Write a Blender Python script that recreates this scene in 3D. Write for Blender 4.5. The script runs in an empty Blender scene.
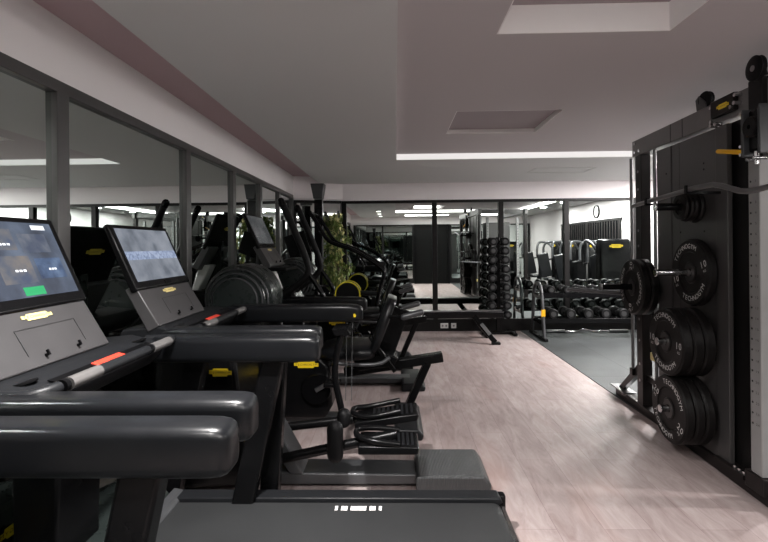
import bpy, math, random
from mathutils import Vector, Matrix

rnd = random.Random(11)
SC = bpy.context.scene
COL = SC.collection
PI = math.pi


# ------------------------------------------------------------------ materials
def lin(c):
    return tuple((x / 12.92 if x <= 0.04045 else ((x + 0.055) / 1.055) ** 2.4) for x in [v / 255.0 for v in c]) + (1.0,)


def nodes_of(name):
    m = bpy.data.materials.new(name)
    m.use_nodes = True
    nt = m.node_tree
    return m, nt, nt.nodes, nt.links, nt.nodes['Principled BSDF']


def mat(name, rgb, rough=0.5, metal=0.0, var=0.12, scale=14.0, bump=0.0, bscale=300.0, spec=0.5, coat=0.0):
    m, nt, N, L, b = nodes_of(name)
    c = lin(rgb)
    tc = N.new('ShaderNodeTexCoord')
    nz = N.new('ShaderNodeTexNoise')
    nz.inputs['Scale'].default_value = scale
    nz.inputs['Detail'].default_value = 4
    L.new(tc.outputs['Object'], nz.inputs['Vector'])
    mx = N.new('ShaderNodeMix')
    mx.data_type = 'RGBA'
    mx.inputs[6].default_value = tuple(v * (1 - var) for v in c[:3]) + (1,)
    mx.inputs[7].default_value = tuple(min(1, v * (1 + var)) for v in c[:3]) + (1,)
    L.new(nz.outputs['Fac'], mx.inputs[0])
    L.new(mx.outputs[2], b.inputs['Base Color'])
    mr = N.new('ShaderNodeMapRange')
    mr.inputs['To Min'].default_value = max(0.02, rough - 0.06)
    mr.inputs['To Max'].default_value = min(1, rough + 0.06)
    L.new(nz.outputs['Fac'], mr.inputs['Value'])
    L.new(mr.outputs['Result'], b.inputs['Roughness'])
    b.inputs['Metallic'].default_value = metal
    b.inputs['Specular IOR Level'].default_value = spec
    b.inputs['Coat Weight'].default_value = coat
    if bump:
        n2 = N.new('ShaderNodeTexNoise')
        n2.inputs['Scale'].default_value = bscale
        L.new(tc.outputs['Object'], n2.inputs['Vector'])
        bp = N.new('ShaderNodeBump')
        bp.inputs['Strength'].default_value = bump
        bp.inputs['Distance'].default_value = 0.002
        L.new(n2.outputs['Fac'], bp.inputs['Height'])
        L.new(bp.outputs['Normal'], b.inputs['Normal'])
    return m


def emis(name, rgb, strength, base=(.25, .25, .25)):
    m, nt, N, L, b = nodes_of(name)
    b.inputs['Base Color'].default_value = tuple(base) + (1,)
    b.inputs['Emission Color'].default_value = lin(rgb)
    b.inputs['Emission Strength'].default_value = strength
    return m


M = {}
M['black'] = mat('black_plastic', (11, 11, 12), 0.24, bump=0.1, bscale=500, spec=0.16)
M['satin'] = mat('satin_black_metal', (8, 8, 9), 0.25, spec=0.16)
M['deep'] = mat('deep_black', (6, 6, 7), 0.5, spec=0.08)
M['pad'] = mat('padded_vinyl', (14, 15, 17), 0.3, var=0.05, bump=0.04, bscale=300, spec=0.26)
M['rubber'] = mat('black_rubber', (15, 15, 16), 0.5, spec=0.14, bump=0.3, bscale=260)
M['char'] = mat('charcoal_plastic', (22, 23, 25), 0.4, spec=0.2, bump=0.15, bscale=600)
M['grey'] = mat('console_grey', (58, 57, 58), 0.42, metal=0.1)
M['midgrey'] = mat('mid_grey_metal', (66, 67, 69), 0.36, metal=0.3)
M['chrome'] = mat('chrome', (205, 205, 206), 0.16, metal=1.0, var=0.03)
M['steel'] = mat('brushed_steel', (165, 165, 167), 0.32, metal=1.0, var=0.05)
M['sensor'] = mat('sensor_steel', (104, 102, 101), 0.38, metal=0.5)
M['frame'] = mat('mirror_frame_metal', (80, 79, 79), 0.32, metal=0.45)
M['framedark'] = mat('mirror_frame_dark', (20, 19, 19), 0.4, metal=0.1, spec=0.2)
M['yellow'] = mat('badge_yellow', (222, 190, 24), 0.45, var=0.05)
M['hyellow'] = mat('handle_yellow', (226, 168, 20), 0.4, var=0.05)
M['ink'] = mat('badge_ink', (20, 20, 18), 0.5)
M['gold'] = mat('logo_gold', (214, 196, 130), 0.4, var=0.05)
M['white'] = mat('white_plastic', (206, 204, 203), 0.4, var=0.04)
M['letter'] = mat('letter_white', (205, 203, 202), 0.5, var=0.04)
M['column'] = mat('white_column', (134, 133, 133), 0.4, metal=0.1, var=0.05)
M['red'] = mat('red_clip', (196, 58, 42), 0.4, var=0.06)
M['panel'] = mat('rig_panel', (70, 68, 68), 0.36, metal=0.25, bump=0.06, bscale=700)
M['beam'] = mat('rig_beam_grey', (108, 106, 106), 0.4, metal=0.2)
M['bargrey'] = mat('pull_bar_grey', (104, 104, 105), 0.3, metal=0.5)
M['rod'] = mat('guide_rod_steel', (120, 120, 121), 0.42, metal=0.5)
M['outline'] = mat('tray_line', (34, 34, 35), 0.5)
M['rigframe'] = mat('rig_frame', (30, 26, 26), 0.36, metal=0.2, spec=0.2)
M['plate'] = mat('bumper_rubber', (16, 14, 14), 0.46, spec=0.18, bump=0.2, bscale=350)
M['hubgrey'] = mat('plate_hub', (30, 28, 28), 0.42)
M['greenish'] = mat('fairing_dark', (29, 34, 33), 0.28, spec=0.4)
M['wallw'] = mat('white_wall_paint', (224, 221, 221), 0.8, var=0.02, scale=3, bump=0.08, bscale=120)
M['wallb'] = mat('back_wall_paint', (222, 217, 218), 0.8, var=0.02, scale=3, bump=0.08, bscale=120)
M['ceil'] = mat('dropped_ceiling_paint', (196, 196, 195), 0.85, var=0.015, scale=2, bump=0.06, bscale=100)
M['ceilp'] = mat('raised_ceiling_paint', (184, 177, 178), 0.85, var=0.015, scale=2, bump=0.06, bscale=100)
M['ceilw'] = mat('coffer_white_paint', (232, 228, 227), 0.8, var=0.01, scale=2)
M['door'] = mat('black_door', (10, 10, 10), 0.5, spec=0.1)
M['glassdark'] = mat('dark_window_glass', (16, 18, 20), 0.08)
M['leaf'] = mat('leaf_green', (104, 122, 58), 0.5, var=0.5, scale=9)
M['leaf2'] = mat('leaf_pale', (208, 204, 146), 0.5, var=0.35, scale=9)
M['stem'] = mat('stem_brown', (74, 62, 44), 0.8)
M['lamp'] = emis('lamp_glow', (255, 250, 244), 9.0)
M['inset_shade'] = mat('coffer_inset_shade', (158, 148, 150), 0.85, var=0.015, scale=2)  # coffer tops: shade of the recess put into a darker colour
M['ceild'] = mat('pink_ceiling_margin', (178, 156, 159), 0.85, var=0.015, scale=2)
M['led'] = emis('led_strip_glow', (255, 250, 248), 0.38)
M['led3'] = emis('led_strip_right', (255, 250, 248), 13.0)
M['led2'] = emis('led_strip_bright', (255, 250, 248), 3.0)
M['ring_yellow'] = mat('rim_yellow', (216, 200, 40), 0.4, var=0.04)
M['mount'] = mat('trim_grey', (120, 119, 119), 0.5)


def mirror_mat():
    m, nt, N, L, b = nodes_of('mirror_glass')
    b.inputs['Base Color'].default_value = (0.66, 0.715, 0.69, 1)
    b.inputs['Metallic'].default_value = 1.0
    b.inputs['Roughness'].default_value = 0.0
    tc = N.new('ShaderNodeTexCoord')
    nz = N.new('ShaderNodeTexNoise')
    nz.inputs['Scale'].default_value = 1.5
    L.new(tc.outputs['Object'], nz.inputs['Vector'])
    mr = N.new('ShaderNodeMapRange')
    mr.inputs['To Min'].default_value = 0.0
    mr.inputs['To Max'].default_value = 0.012
    L.new(nz.outputs['Fac'], mr.inputs['Value'])
    L.new(mr.outputs['Result'], b.inputs['Roughness'])
    return m


M['mirror'] = mirror_mat()


def wood_mat():
    m, nt, N, L, b = nodes_of('washed_wood_planks')
    tc = N.new('ShaderNodeTexCoord')
    mp = N.new('ShaderNodeMapping')
    mp.inputs['Rotation'].default_value = (0, 0, PI / 2)
    L.new(tc.outputs['Object'], mp.inputs['Vector'])
    br = N.new('ShaderNodeTexBrick')
    br.offset = 0.37
    br.inputs['Scale'].default_value = 1.0
    br.inputs['Brick Width'].default_value = 1.25
    br.inputs['Row Height'].default_value = 0.24
    br.inputs['Mortar Size'].default_value = 0.0016
    br.inputs['Mortar Smooth'].default_value = 0.3
    br.inputs['Bias'].default_value = 0.0
    br.inputs['Color1'].default_value = lin((155, 144, 142))
    br.inputs['Color2'].default_value = lin((168, 158, 156))
    br.inputs['Mortar'].default_value = lin((134, 118, 118))
    L.new(mp.outputs['Vector'], br.inputs['Vector'])
    # long grain
    mp2 = N.new('ShaderNodeMapping')
    mp2.inputs['Scale'].default_value = (6.0, 1.3, 1)
    L.new(tc.outputs['Object'], mp2.inputs['Vector'])
    nz = N.new('ShaderNodeTexNoise')
    nz.inputs['Scale'].default_value = 2.6
    nz.inputs['Detail'].default_value = 9
    nz.inputs['Roughness'].default_value = 0.68
    nz.inputs['Distortion'].default_value = 0.8
    L.new(mp2.outputs['Vector'], nz.inputs['Vector'])
    cr = N.new('ShaderNodeValToRGB')
    e = cr.color_ramp.elements
    e[0].position = 0.28
    e[0].color = lin((186, 168, 166))
    e[1].position = 0.66
    e[1].color = lin((255, 252, 252))
    L.new(nz.outputs['Fac'], cr.inputs['Fac'])
    mx = N.new('ShaderNodeMix')
    mx.data_type = 'RGBA'
    mx.blend_type = 'MULTIPLY'
    mx.inputs[0].default_value = 0.75
    L.new(br.outputs['Color'], mx.inputs[6])
    L.new(cr.outputs['Color'], mx.inputs[7])
    # worn warm patches
    n3 = N.new('ShaderNodeTexNoise')
    n3.inputs['Scale'].default_value = 1.3
    n3.inputs['Detail'].default_value = 5
    mp3 = N.new('ShaderNodeMapping')
    mp3.inputs['Scale'].default_value = (2.2, 0.8, 1)
    L.new(tc.outputs['Object'], mp3.inputs['Vector'])
    L.new(mp3.outputs['Vector'], n3.inputs['Vector'])
    c3 = N.new('ShaderNodeValToRGB')
    c3.color_ramp.elements[0].position = 0.55
    c3.color_ramp.elements[0].color = (0, 0, 0, 1)
    c3.color_ramp.elements[1].position = 0.78
    c3.color_ramp.elements[1].color = (0.55, 0.55, 0.55, 1)
    L.new(n3.outputs['Fac'], c3.inputs['Fac'])
    m2 = N.new('ShaderNodeMix')
    m2.data_type = 'RGBA'
    L.new(c3.outputs['Color'], m2.inputs[0])
    L.new(mx.outputs[2], m2.inputs[6])
    m2.inputs[7].default_value = lin((150, 122, 114))
    L.new(m2.outputs[2], b.inputs['Base Color'])
    b.inputs['Roughness'].default_value = 0.5
    b.inputs['Specular IOR Level'].default_value = 0.35
    bp = N.new('ShaderNodeBump')
    bp.inputs['Strength'].default_value = 0.12
    bp.inputs['Distance'].default_value = 0.002
    L.new(nz.outputs['Fac'], bp.inputs['Height'])
    L.new(bp.outputs['Normal'], b.inputs['Normal'])
    return m


M['wood'] = wood_mat()


def mat_tiles():
    m, nt, N, L, b = nodes_of('rubber_tiles')
    tc = N.new('ShaderNodeTexCoord')
    br = N.new('ShaderNodeTexBrick')
    br.offset = 0.0
    br.inputs['Scale'].default_value = 1.0
    br.inputs['Brick Width'].default_value = 1.0
    br.inputs['Row Height'].default_value = 1.0
    br.inputs['Mortar Size'].default_value = 0.006
    br.inputs['Color1'].default_value = lin((50, 53, 54))
    br.inputs['Color2'].default_value = lin((58, 61, 62))
    br.inputs['Mortar'].default_value = lin((28, 28, 29))
    L.new(tc.outputs['Object'], br.inputs['Vector'])
    nz = N.new('ShaderNodeTexNoise')
    nz.inputs['Scale'].default_value = 3.0
    nz.inputs['Detail'].default_value = 8
    L.new(tc.outputs['Object'], nz.inputs['Vector'])
    mx = N.new('ShaderNodeMix')
    mx.data_type = 'RGBA'
    mx.blend_type = 'OVERLAY'
    mx.inputs[0].default_value = 0.6
    L.new(br.outputs['Color'], mx.inputs[6])
    L.new(nz.outputs['Fac'], mx.inputs[7])
    L.new(mx.outputs[2], b.inputs['Base Color'])
    b.inputs['Roughness'].default_value = 0.62
    n2 = N.new('ShaderNodeTexNoise')
    n2.inputs['Scale'].default_value = 160
    L.new(tc.outputs['Object'], n2.inputs['Vector'])
    bp = N.new('ShaderNodeBump')
    bp.inputs['Strength'].default_value = 0.3
    bp.inputs['Distance'].default_value = 0.003
    L.new(n2.outputs['Fac'], bp.inputs['Height'])
    L.new(bp.outputs['Normal'], b.inputs['Normal'])
    return m


M['tiles'] = mat_tiles()


def ribbed_mat():
    m, nt, N, L, b = nodes_of('ribbed_grey_rubber')
    b.inputs['Base Color'].default_value = lin((48, 49, 50))
    b.inputs['Roughness'].default_value = 0.45
    tc = N.new('ShaderNodeTexCoord')
    w = N.new('ShaderNodeTexWave')
    w.bands_direction = 'X'
    w.inputs['Scale'].default_value = 34
    L.new(tc.outputs['Object'], w.inputs['Vector'])
    bp = N.new('ShaderNodeBump')
    bp.inputs['Strength'].default_value = 0.6
    bp.inputs['Distance'].default_value = 0.004
    L.new(w.outputs['Fac'], bp.inputs['Height'])
    L.new(bp.outputs['Normal'], b.inputs['Normal'])
    return m


M['ribbed'] = ribbed_mat()


def belt_mat():
    m, nt, N, L, b = nodes_of('treadmill_belt')
    tc = N.new('ShaderNodeTexCoord')
    nz = N.new('ShaderNodeTexNoise')
    nz.inputs['Scale'].default_value = 4.0
    nz.inputs['Detail'].default_value = 3
    L.new(tc.outputs['Object'], nz.inputs['Vector'])
    cr = N.new('ShaderNodeValToRGB')
    cr.color_ramp.elements[0].color = lin((26, 27, 28))
    cr.color_ramp.elements[1].color = lin((36, 37, 38))
    L.new(nz.outputs['Fac'], cr.inputs['Fac'])
    L.new(cr.outputs['Color'], b.inputs['Base Color'])
    b.inputs['Roughness'].default_value = 0.5
    n2 = N.new('ShaderNodeTexVoronoi')
    n2.inputs['Scale'].default_value = 260
    L.new(tc.outputs['Object'], n2.inputs['Vector'])
    bp = N.new('ShaderNodeBump')
    bp.inputs['Strength'].default_value = 0.25
    bp.inputs['Distance'].default_value = 0.002
    L.new(n2.outputs['Distance'], bp.inputs['Height'])
    L.new(bp.outputs['Normal'], b.inputs['Normal'])
    return m


M['belt'] = belt_mat()


def screen_mat(name, c0, c1, c2, strength, scale):
    m, nt, N, L, b = nodes_of(name)
    tc = N.new('ShaderNodeTexCoord')
    nz = N.new('ShaderNodeTexNoise')
    nz.inputs['Scale'].default_value = scale
    nz.inputs['Detail'].default_value = 5
    L.new(tc.outputs['Object'], nz.inputs['Vector'])
    cr = N.new('ShaderNodeValToRGB')
    e = cr.color_ramp.elements
    e[0].position = 0.35
    e[0].color = lin(c0)
    e[1].position = 0.7
    e[1].color = lin(c2)
    k = e.new(0.5)
    k.color = lin(c1)
    L.new(nz.outputs['Fac'], cr.inputs['Fac'])
    L.new(cr.outputs['Color'], b.inputs['Emission Color'])
    b.inputs['Emission Strength'].default_value = strength
    b.inputs['Base Color'].default_value = (0.01, 0.01, 0.012, 1)
    b.inputs['Roughness'].default_value = 0.12
    return m


M['screen_menu'] = screen_mat('screen_menu', (52, 60, 72), (72, 82, 98), (98, 110, 128), 0.55, 7)
M['screen_photo'] = screen_mat('screen_photo', (92, 98, 108), (118, 124, 134), (140, 145, 154), 0.55, 9)
M['screen_off_reflection'] = screen_mat('screen_off_reflection', (70, 72, 74), (88, 90, 91), (104, 106, 107), 0.35, 5)  # switched off; grey reflections put in as a faint glow
M['tile_a'] = screen_mat('tile_a', (70, 80, 100), (94, 102, 116), (128, 130, 136), 0.5, 14)
M['tile_b'] = screen_mat('tile_b', (74, 86, 110), (102, 106, 114), (132, 124, 118), 0.5, 14)
M['tile_c'] = screen_mat('tile_c', (48, 62, 90), (72, 94, 126), (110, 132, 162), 0.5, 14)
M['tile_band'] = screen_mat('tile_band', (112, 126, 152), (140, 154, 182), (176, 186, 206), 0.55, 60)
M['green'] = emis('green_button', (16, 132, 76), 0.45, (.004, .08, .03))
M['glyph'] = emis('screen_glyph', (190, 200, 214), 0.5)


# ------------------------------------------------------------------ mesh builder
_glyphs = {}


def glyph(ch):
    if ch not in _glyphs:
        cu = bpy.data.curves.new('t', 'FONT')
        cu.body = ch
        cu.size = 1.0
        cu.resolution_u = 2
        cu.align_x = 'CENTER'
        cu.align_y = 'CENTER'
        ob = bpy.data.objects.new('t', cu)
        COL.objects.link(ob)
        dg = bpy.context.evaluated_depsgraph_get()
        me = bpy.data.meshes.new_from_object(ob.evaluated_get(dg))
        _glyphs[ch] = ([v.co.copy() for v in me.vertices], [tuple(p.vertices) for p in me.polygons])
        bpy.data.objects.remove(ob)
        bpy.data.curves.remove(cu)
        bpy.data.meshes.remove(me)
    return _glyphs[ch]


def frame(o, right, up):
    r = Vector(right).normalized()
    u = Vector(up).normalized()
    n = r.cross(u)
    return Matrix(((r.x, u.x, n.x, o[0]), (r.y, u.y, n.y, o[1]), (r.z, u.z, n.z, o[2]), (0, 0, 0, 1)))


S = 1.322                            # depth of the place relative to its width


class MB:
    ys = S

    def __init__(s):
        s.v, s.f, s.k, s.cur = [], [], [], 0

    def add(s, vs, fs):
        b = len(s.v)
        s.v += [Vector(p) for p in vs]
        s.f += [tuple(b + i for i in f) for f in fs]
        s.k += [s.cur] * len(fs)
        return s

    @staticmethod
    def sq(v):
        return Vector((v.x, v.y / MB.ys, v.z))

    def use(s, i):
        s.cur = i
        return s

    def box(s, x0, x1, y0, y1, z0, z1, mtx=None):
        vs = [Vector((x, y, z)) for x in (x0, x1) for y in (y0, y1) for z in (z0, z1)]
        if mtx:
            vs = [mtx @ v for v in vs]
        return s.add(vs, [(0, 1, 3, 2), (4, 6, 7, 5), (0, 4, 5, 1), (2, 3, 7, 6), (0, 2, 6, 4), (1, 5, 7, 3)])

    def bar(s, p0, p1, w, h, up=(0, 0, 1)):
        p0, p1 = Vector(p0), Vector(p1)
        d = (p1 - p0)
        t = d.normalized()
        sd = t.cross(Vector(up)).normalized()
        u = sd.cross(t)
        vs = []
        for p in (p0, p1):
            for a, b in ((-1, -1), (1, -1), (1, 1), (-1, 1)):
                vs.append(p + sd * (a * w / 2) + u * (b * h / 2))
        return s.add(vs, [(3, 2, 1, 0), (4, 5, 6, 7), (0, 1, 5, 4), (1, 2, 6, 5), (2, 3, 7, 6), (3, 0, 4, 7)])

    def prism(s, poly, y0, y1, plane='xz'):
        n = len(poly)
        def P(a, b, c):
            return (a, c, b) if plane == 'xz' else ((c, a, b) if plane == 'yz' else (a, b, c))
        vs = [P(a, b, y0) for a, b in poly] + [P(a, b, y1) for a, b in poly]
        fs = [tuple(range(n))[::-1], tuple(range(n, 2 * n))]
        fs += [(i, (i + 1) % n, n + (i + 1) % n, n + i) for i in range(n)]
        return s.add(vs, fs)

    def loft(s, rings, cap=True, closed=False):
        n = len(rings[0])
        vs = [p for r in rings for p in r]
        fs = []
        m = len(rings)
        for j in range(m if closed else m - 1):
            a, b = j * n, ((j + 1) % m) * n
            fs += [(a + i, a + (i + 1) % n, b + (i + 1) % n, b + i) for i in range(n)]
        if cap and not closed:
            fs += [tuple(range(n))[::-1], tuple(range((m - 1) * n, m * n))]
        return s.add(vs, fs)

    def tube(s, path, r, n=10, smooth=0, closed=False):
        pts = [Vector(p) for p in path]
        for _ in range(smooth):
            q = [pts[0]]
            for a, b in zip(pts[:-1], pts[1:]):
                q += [a.lerp(b, 0.25), a.lerp(b, 0.75)]
            q.append(pts[-1])
            pts = q
        m = len(pts)
        rr = r if isinstance(r, (list, tuple)) else None
        t0 = (pts[1] - pts[0]).normalized()
        ref = Vector((0, 0, 1)) if abs(t0.z) < 0.9 else Vector((1, 0, 0))
        u = t0.cross(ref).normalized()
        rings = []
        for i in range(m):
            if closed:
                t = (pts[(i + 1) % m] - pts[i - 1]).normalized()
            else:
                t = (pts[min(i + 1, m - 1)] - pts[max(i - 1, 0)]).normalized()
            u = (u - t * u.dot(t)).normalized()
            w = t.cross(u)
            R = rr[0] + (rr[1] - rr[0]) * i / (m - 1) if rr else r
            rings.append([pts[i] + s.sq((u * math.cos(2 * PI * k / n) + w * math.sin(2 * PI * k / n)) * R) for k in range(n)])
        return s.loft(rings, closed=closed)

    def cyl(s, p0, p1, r0, r1=None, n=20):
        return s.tube([p0, p1], [r0, r0 if r1 is None else r1], n)

    def capsule(s, p0, p1, r, n=16):
        p0, p1 = Vector(p0), Vector(p1)
        d = (p1 - p0).normalized()
        ref = Vector((0, 0, 1)) if abs(d.z) < 0.9 else Vector((1, 0, 0))
        u = d.cross(ref).normalized()
        w = d.cross(u)
        rings = []
        for c, sgn, seq in ((p0, -1, range(5, -1, -1)), (p1, 1, range(0, 6))):
            for j in seq:
                a = j * PI / 2 / 5.3
                R, o = r * math.cos(a), r * math.sin(a) * sgn
                rings.append([c + s.sq(d * o + (u * math.cos(2 * PI * k / n) + w * math.sin(2 * PI * k / n)) * R) for k in range(n)])
        return s.loft(rings)

    def lathe(s, prof, o, axis, n=32, closed=True):
        o = Vector(o)
        d = Vector(axis).normalized()
        ref = Vector((0, 0, 1)) if abs(d.z) < 0.9 else Vector((1, 0, 0))
        u = d.cross(ref).normalized()
        w = d.cross(u)
        rings = [[o + d * h + s.sq((u * math.cos(2 * PI * k / n) + w * math.sin(2 * PI * k / n)) * max(r, 1e-4)) for k in range(n)] for r, h in prof]
        return s.loft(rings, cap=not closed, closed=closed)

    def text(s, txt, size, mtx, spacing=0.62, lift=0.0008):
        x = -(len(txt) - 1) * spacing * size / 2
        for ch in txt:
            vs, fs = glyph(ch)
            s.add([mtx @ Vector((v.x * size + x, v.y * size, lift)) for v in vs], fs)
            x += spacing * size
        return s

    def arc_text(s, txt, size, o, right, up, R, mid, step, lift=0.001, inward=False):
        r, u = Vector(right), Vector(up)
        n = len(txt)
        for i, ch in enumerate(txt):
            off = (i - (n - 1) / 2) * step
            a = mid - off if not inward else mid + off
            rad = r * math.cos(a) + u * math.sin(a)
            tan = r * math.sin(a) - u * math.cos(a)
            p = Vector(o) + rad * R
            m = frame(p, tan, rad) if not inward else frame(p, -tan, -rad)
            vs, fs = glyph(ch)
            s.add([m @ Vector((v.x * size, v.y * size, lift)) for v in vs], fs)
        return s

    def build(s, name, mats, parent=None, bevel=0.0, seg=2, angle=38, sub=0, kind=None, label=None):
        if not isinstance(mats, (list, tuple)):
            mats = [mats]
        s.v = [Vector((v.x, v.y * MB.ys, v.z)) for v in s.v]
        off = Vector((0, 0, 0))
        p = parent
        while p is not None:
            off += p.location
            p = p.parent
        base = Vector((0, 0, 0))
        me = bpy.data.meshes.new(name)
        if parent is None and s.v:
            lo = Vector((min(v.x for v in s.v), min(v.y for v in s.v), min(v.z for v in s.v)))
            hi = Vector((max(v.x for v in s.v), max(v.y for v in s.v), max(v.z for v in s.v)))
            base = Vector(((lo.x + hi.x) / 2, (lo.y + hi.y) / 2, lo.z))
        me.from_pydata([v - off - base for v in s.v], [], s.f)
        for m_ in mats:
            me.materials.append(m_)
        for pl, k in zip(me.polygons, s.k):
            pl.material_index = k
            pl.use_smooth = True
        me.update()
        import bmesh
        bm = bmesh.new()
        bm.from_mesh(me)
        bmesh.ops.recalc_face_normals(bm, faces=bm.faces)
        bm.to_mesh(me)
        bm.free()
        me.set_sharp_from_angle(angle=math.radians(angle))
        ob = bpy.data.objects.new(name, me)
        COL.objects.link(ob)
        ob.location = base
        if parent is not None:
            ob.parent = parent
        if bevel:
            b = ob.modifiers.new('bevel', 'BEVEL')
            b.width = bevel
            b.segments = seg
            b.limit_method = 'ANGLE'
            b.angle_limit = math.radians(35)
            b.harden_normals = False
        if sub:
            q = ob.modifiers.new('sub', 'SUBSURF')
            q.levels = sub
            q.render_levels = sub
        if kind:
            ob['kind'] = kind
        if label:
            ob['label'] = label
        return ob


def tag(o, label, cat, group=None):
    o['label'] = label
    o['category'] = cat
    if group:
        o['group'] = group
    return o


def thing(name, loc, label, cat, group=None):
    o = bpy.data.objects.new(name, None)
    COL.objects.link(o)
    o.location = (loc[0], loc[1] * MB.ys, loc[2])
    o.empty_display_size = 0.1
    return tag(o, label, cat, group)


def dup(root, loc, label, group=None, rotz=None):
    r = root.copy()
    COL.objects.link(r)
    r.location = (loc[0], loc[1] * MB.ys, loc[2])
    if rotz is not None:
        r.rotation_euler[2] = rotz
    r['label'] = label
    if group:
        r['group'] = group
    for ch in list(root.children):
        c = ch.copy()
        COL.objects.link(c)
        c.parent = r
        for g in list(ch.children):
            d = g.copy()
            COL.objects.link(d)
            d.parent = c
    return r


def struct(name, mb, m, **kw):
    return mb.build(name, m, kind='structure', **kw)


def slab(mb, x0, x1, y0, y1, z0, z1, holes):
    xs = sorted({x0, x1} | {h[0] for h in holes} | {h[1] for h in holes})
    ys = sorted({y0, y1} | {h[2] for h in holes} | {h[3] for h in holes})
    for xa, xb in zip(xs[:-1], xs[1:]):
        for ya, yb in zip(ys[:-1], ys[1:]):
            cx, cy = (xa + xb) / 2, (ya + yb) / 2
            if not any(h[0] < cx < h[1] and h[2] < cy < h[3] for h in holes):
                mb.box(xa, xb, ya, yb, z0, z1)
    return mb


def badge(parent, o, right, up, w, h, name='badge', gold=False):
    m = frame(o, right, up)
    b = MB()
    poly = [(-.5, -.18), (-.36, -.18), (-.34, -.5), (.30, -.5), (.32, -.3), (.5, -.3), (.5, .22), (.36, .22), (.34, .5), (-.32, .5), (-.34, .3), (-.5, .3)]
    n = len(poly)
    vs = [m @ Vector((a * w, c * h, 0.0)) for a, c in poly] + [m @ Vector((a * w, c * h, 0.0025)) for a, c in poly]
    fs = [tuple(range(n))[::-1], tuple(range(n, 2 * n))] + [(i, (i + 1) % n, n + (i + 1) % n, n + i) for i in range(n)]
    b.add(vs, fs)
    b.use(1).text('TECHNOGYM', w * 0.125, m, spacing=0.82, lift=0.0032)
    return b.build(name, [M['gold'] if gold else M['yellow'], M['ink']], parent)

PW_DOWN, PW_PANEL, PW_BACK_FILL, EXPOSURE = 42, 22, 70, 1.02

# ------------------------------------------------------------------ the setting
YB, YR, XR = 6.10, -1.30, 5.0        # back mirror wall, wall behind the camera, right wall
EDGE = 2.07                          # where the wood ends and the rubber floor starts
struct('floor', MB().box(-1.9, EDGE, YR - .2, YB + .3, -.1, 0), M['wood'])
struct('floor_rubber', MB().box(EDGE, XR + .2, YR - .2, YB + .3, -.1, .006), M['tiles'])

w = MB().box(-1.95, -1.70, YR - .2, YB + .3, 0, 2.25).box(-1.95, -1.645, YR - .2, YB + .3, 2.25, 2.80)
struct('wall_left', w, M['wallw'])
w = MB().prism([(-1.70, 5.85), (-.87, 6.075), (-.87, 6.3), (-1.70, 6.3)], 2.22, 2.78, 'xy')
w.prism([(-1.70, 5.89), (-.87, 6.12), (-.87, 6.3), (-1.70, 6.3)], 0, 2.22, 'xy')
struct('wall_corner', w, M['wallb'])
w = MB().box(-1.66, XR, YB + .03, YB + .3, 0, 2.195)
w.box(-1.66, XR, YB - .02, YB + .3, 2.195, 2.80)
struct('wall_back', w, M['wallb'])
struct('wall_right', MB().box(XR, XR + .2, YR, YB + .3, 0, 2.80), M['wallb'])
struct('wall_rear', MB().box(-1.66, XR + .2, YR - .2, YR, 0, 2.80), M['wallb'])

CX0, CX1, CY0, CY1 = 0.022, 4.0, 0.55, 4.42       # raised field of the ceiling
c = MB()
slab(c, -1.25, XR + .2, YR - .2, YB + .3, 2.48, 2.552, [(CX0, CX1, CY0, CY1)])
struct('ceiling', c, M['ceil'])
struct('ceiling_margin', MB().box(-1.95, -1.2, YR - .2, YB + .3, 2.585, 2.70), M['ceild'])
BIG = (0.545, 1.445, 0.95, 1.92)
SMALL = (0.52, 1.40, 3.02, 3.63)
c = MB()
slab(c, CX0 - .1, CX1 + .1, CY0 - .1, CY1 + .1, 2.552, 2.70, [BIG, SMALL])
struct('ceiling_raised', c, M['ceilp'])
struct('ceiling_inset', MB().box(BIG[0] - .06, BIG[1] + .06, BIG[2] - .06, BIG[3] + .06, 2.70, 2.74), M['inset_shade'])
struct('ceiling_inset', MB().box(SMALL[0], SMALL[1], SMALL[2], SMALL[3], 2.592, 2.66), M['inset_shade'])


def lining(h, z0, z1, t):
    b = MB()
    b.box(h[0], h[1], h[3] - t, h[3], z0, z1)
    b.box(h[0], h[1], h[2], h[2] + t, z0, z1)
    b.box(h[0], h[0] + t, h[2] + t, h[3] - t, z0, z1)
    b.box(h[1] - t, h[1], h[2] + t, h[3] - t, z0, z1)
    return b


struct('trim_1', lining(BIG, 2.5525, 2.70, .006), M['ceilw'])
struct('trim_2', lining(SMALL, 2.5525, 2.592, .006), M['ceilw'])
b = MB()
for a0, a1, c0, c1 in ((1.93, 2.75, 4.98, 4.995), (1.93, 2.75, 5.30, 5.315), (1.93, 1.945, 4.995, 5.30), (2.735, 2.75, 4.995, 5.30)):
    b.box(a0, a1, c0, c1, 2.474, 2.4805)
struct('trim_3', b, M['ceil'])

# glowing edge strips round the raised field
for bx, mt, lb in (((CX0 + .01, CX1, CY1 - .012, CY1 - .001, 2.484, 2.55), 'led', 'white LED strip along the ceiling step nearest the back mirror'),
                   ((CX0 + .01, CX1, CY0 + .001, CY0 + .012, 2.484, 2.55), 'led2', 'white LED strip along the ceiling step behind the camera, seen in the mirror'),
                   ((CX1 - .012, CX1 - .001, CY0 + .05, CY1 - .05, 2.484, 2.55), 'led3', 'white LED strip along the ceiling step above the rig side, seen in the left mirror'),
                   ((BIG[0] + .05, BIG[1] - .05, BIG[2] + .009, BIG[2] + .02, 2.58, 2.68), 'led2', 'white LED strip hidden inside the large ceiling coffer')):
    o = MB().box(*bx).build('led_strip', M[mt])
    tag(o, lb, 'light strip', 'LED strips of the ceiling')


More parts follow.
